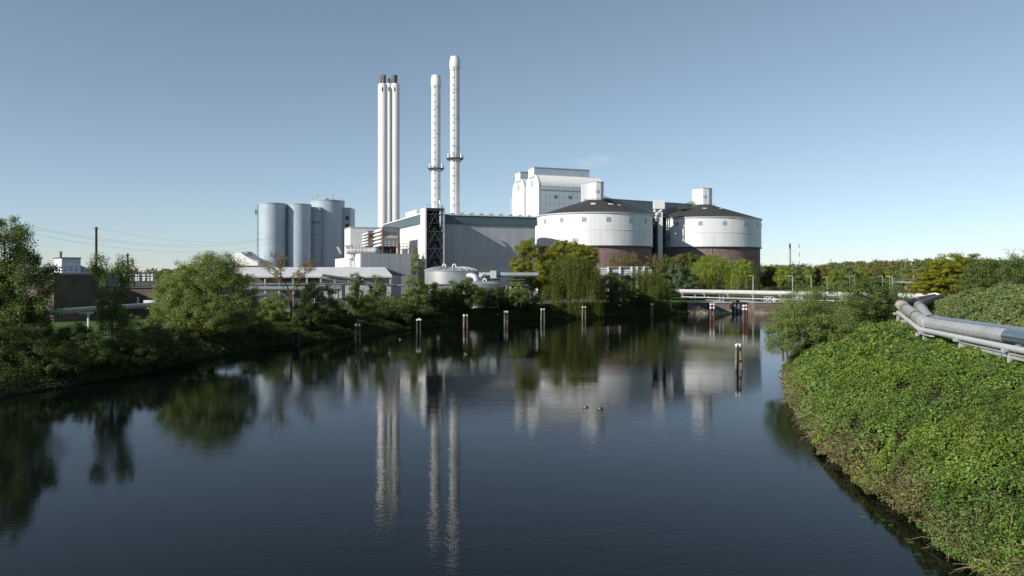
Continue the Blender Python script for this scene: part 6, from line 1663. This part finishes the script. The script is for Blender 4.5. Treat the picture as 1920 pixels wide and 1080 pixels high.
# dead stems hanging at the waterline
mb = MB(); random.seed(31); rng = np.random.default_rng(31)
for _ in range(2200):
    y = random.uniform(26, 96); xs = float(np.interp(y, [28, 34, 39.8, 47.6, 57.3, 77.8, 104], [20.9, 21.6, 22.2, 23, 24, 29.2, 38]))
    if vnoise(np.array([xs * .5]), np.array([y]), 3.2, 36)[0] < .5: continue
    dx = abs(random.gauss(0, 1.1)); x = xs + dx - .25
    z = max(.1, gh(x, y)) + random.uniform(0, .8)
    d = Vector((random.gauss(-.5, .6), random.gauss(-.1, .7), random.gauss(-.25, .6))).normalized(); L = random.uniform(.5, 1.6)
    p = Vector((x, y, z)); q = p + d * L; q.z = max(q.z, -.05)
    mid_ = p.lerp(q, .5) + Vector((0, 0, .18))
    mb.tube([p, mid_, q], [.016, .014, .008], 3, caps=False)
for _ in range(260):
    y = random.uniform(27, 80); xs = float(np.interp(y, [28, 34, 39.8, 47.6, 57.3, 77.8, 104], [20.9, 21.6, 22.2, 23, 24, 29.2, 38])); x = xs + random.uniform(1, 12)
    p = Vector((x, y, gh(x, y) + .5)); q = p + Vector((random.gauss(-.2, .4), random.gauss(0, .4), random.uniform(.3, .9)))
    mb.tube([p, p.lerp(q, .5) + Vector((random.gauss(0, .06), 0, .08)), q], [.012, .01, .006], 3, caps=False)
mb.build('dead_stems', M['deadstem'], None, (22, 50, 0), kind='stuff', label='tangled brown dead stems at the right waterline', category='stems')
# embankment cover behind the pipeline
rng = np.random.default_rng(301)
x, y, d = scatter((30, 130), (44, 175), 620000, rng, 17.2, 60, lambda x, y, d: right_side(x, y) & (x < y * .85 + 8) & (x > y * .44))
k = rng.uniform(0, 1, len(x)) < np.clip(70.0 / y, .25, 1); x, y, d = x[k], y[k], d[k]
k = d < 40; x, y, d = x[k], y[k], d[k]
md = vnoise(x, y, 2.2, 41) * .9 + vnoise(x, y, .8, 42) * .35 + vnoise(x, y, 6, 43) * .8
P = np.stack([x, y, ground_h(x, y) + .1 + md * np.clip((d - 16.6) / 3, .2, 1) - rng.uniform(0, 1, len(x)) ** 2 * .5], 1)
N = rng.normal(size=P.shape) * .6 + [-.3, -.25, .8]
Q = leaf_quads(P, N, .2 + y * .0011, rng, aspect=.75)
pn = vnoise(x, y, 3, 44)
mi = np.where((pn > .72) & (rng.uniform(0, 1, len(x)) < .18), 1, 0)
fl = np.exp(-((x - X(1914, 72)) ** 2 + (y - 72) ** 2) / 3) + np.exp(-((x - X(1896, 66)) ** 2 + (y - 66) ** 2) / 1.5)
mi = np.where(rng.uniform(0, 1, len(x)) < fl * .14, 2, mi)
quads_mesh('hedge_cover', Q, [LEAF['ivy'], LEAF['dry'], LEAF['flower']], None, (60, 90, 9), mi, kind='stuff', label='rough green hedge cover on the embankment behind the pipeline', category='hedge cover')
# grass, nettles and low growth on the left bank and round the lock
rng = np.random.default_rng(302)
x, y, d = scatter((-75, 60), (70, 246), 1900000, rng, -.35, 13, lambda x, y, d: (~right_side(x, y)) & (np.abs(x) < y * .85))
k = rng.uniform(0, 1, len(x)) < np.clip(1.25 - d / 13, .15, 1) * np.clip(140 / y, .4, 1); x, y, d = x[k], y[k], d[k]
md = vnoise(x, y, 2.0, 51) * .8 + vnoise(x, y, .7, 52) * .3
P = np.stack([x, y, np.maximum(ground_h(x, y), 0) + .05 + 1.3 * md * np.clip(1.2 - d / 11, .15, 1) * rng.uniform(0, 1, len(x))], 1)
Q = leaf_quads(P, rng.normal(size=P.shape) * .7 + [0, 0, .7], .2 + (y - 80) * .0012, rng, aspect=.5)
quads_mesh('undergrowth', Q, LEAF['under'], None, (-40, 130, 1), None, kind='stuff', label='nettles and low green growth covering the left bank', category='undergrowth')
# lily pads near the right waterline
rng = np.random.default_rng(303)
mb = MB()
for (px_, py_) in ((1558, 918), (1619, 970), (1700, 1011), (1707, 1017), (1738, 1071), (1612, 961), (1670, 985), (1720, 1040), (1655, 975)):
    D_ = F * CAM_H / (py_ - HZ); x = X(px_, D_); r = .1 + rng.uniform(0, .09)
    mb.face([(x + r * math.cos(q) * rng.uniform(.85, 1.1), D_ + r * math.sin(q), .012) for q in np.linspace(.2, 6.1, 11)])
mb.build('lily_pads', LEAF['mid'], None, (22, 45, 0), kind='stuff', label='few small lily pads floating along the right waterline', category='lily pads')

# bits of leaf and fluff drifting on the water
rng = np.random.default_rng(304)
n = 260; y = rng.uniform(30, 190, n) ** 1.0; x = rng.uniform(-58, 34, n)
k = shore_dist(x, y) < -.6; x, y = x[k], y[k]
P = np.stack([x, y, np.full(len(x), .015)], 1)
quads_mesh('floating_leaves', leaf_quads(P, np.tile([[0, 0, 1.0]], (len(x), 1)) + rng.normal(size=P.shape) * .05, .09 + y * .0006, rng), LEAF['dry'], None, (-10, 80, 0), kind='stuff', label='tiny pale leaves and fluff drifting on the water', category='floating leaves')
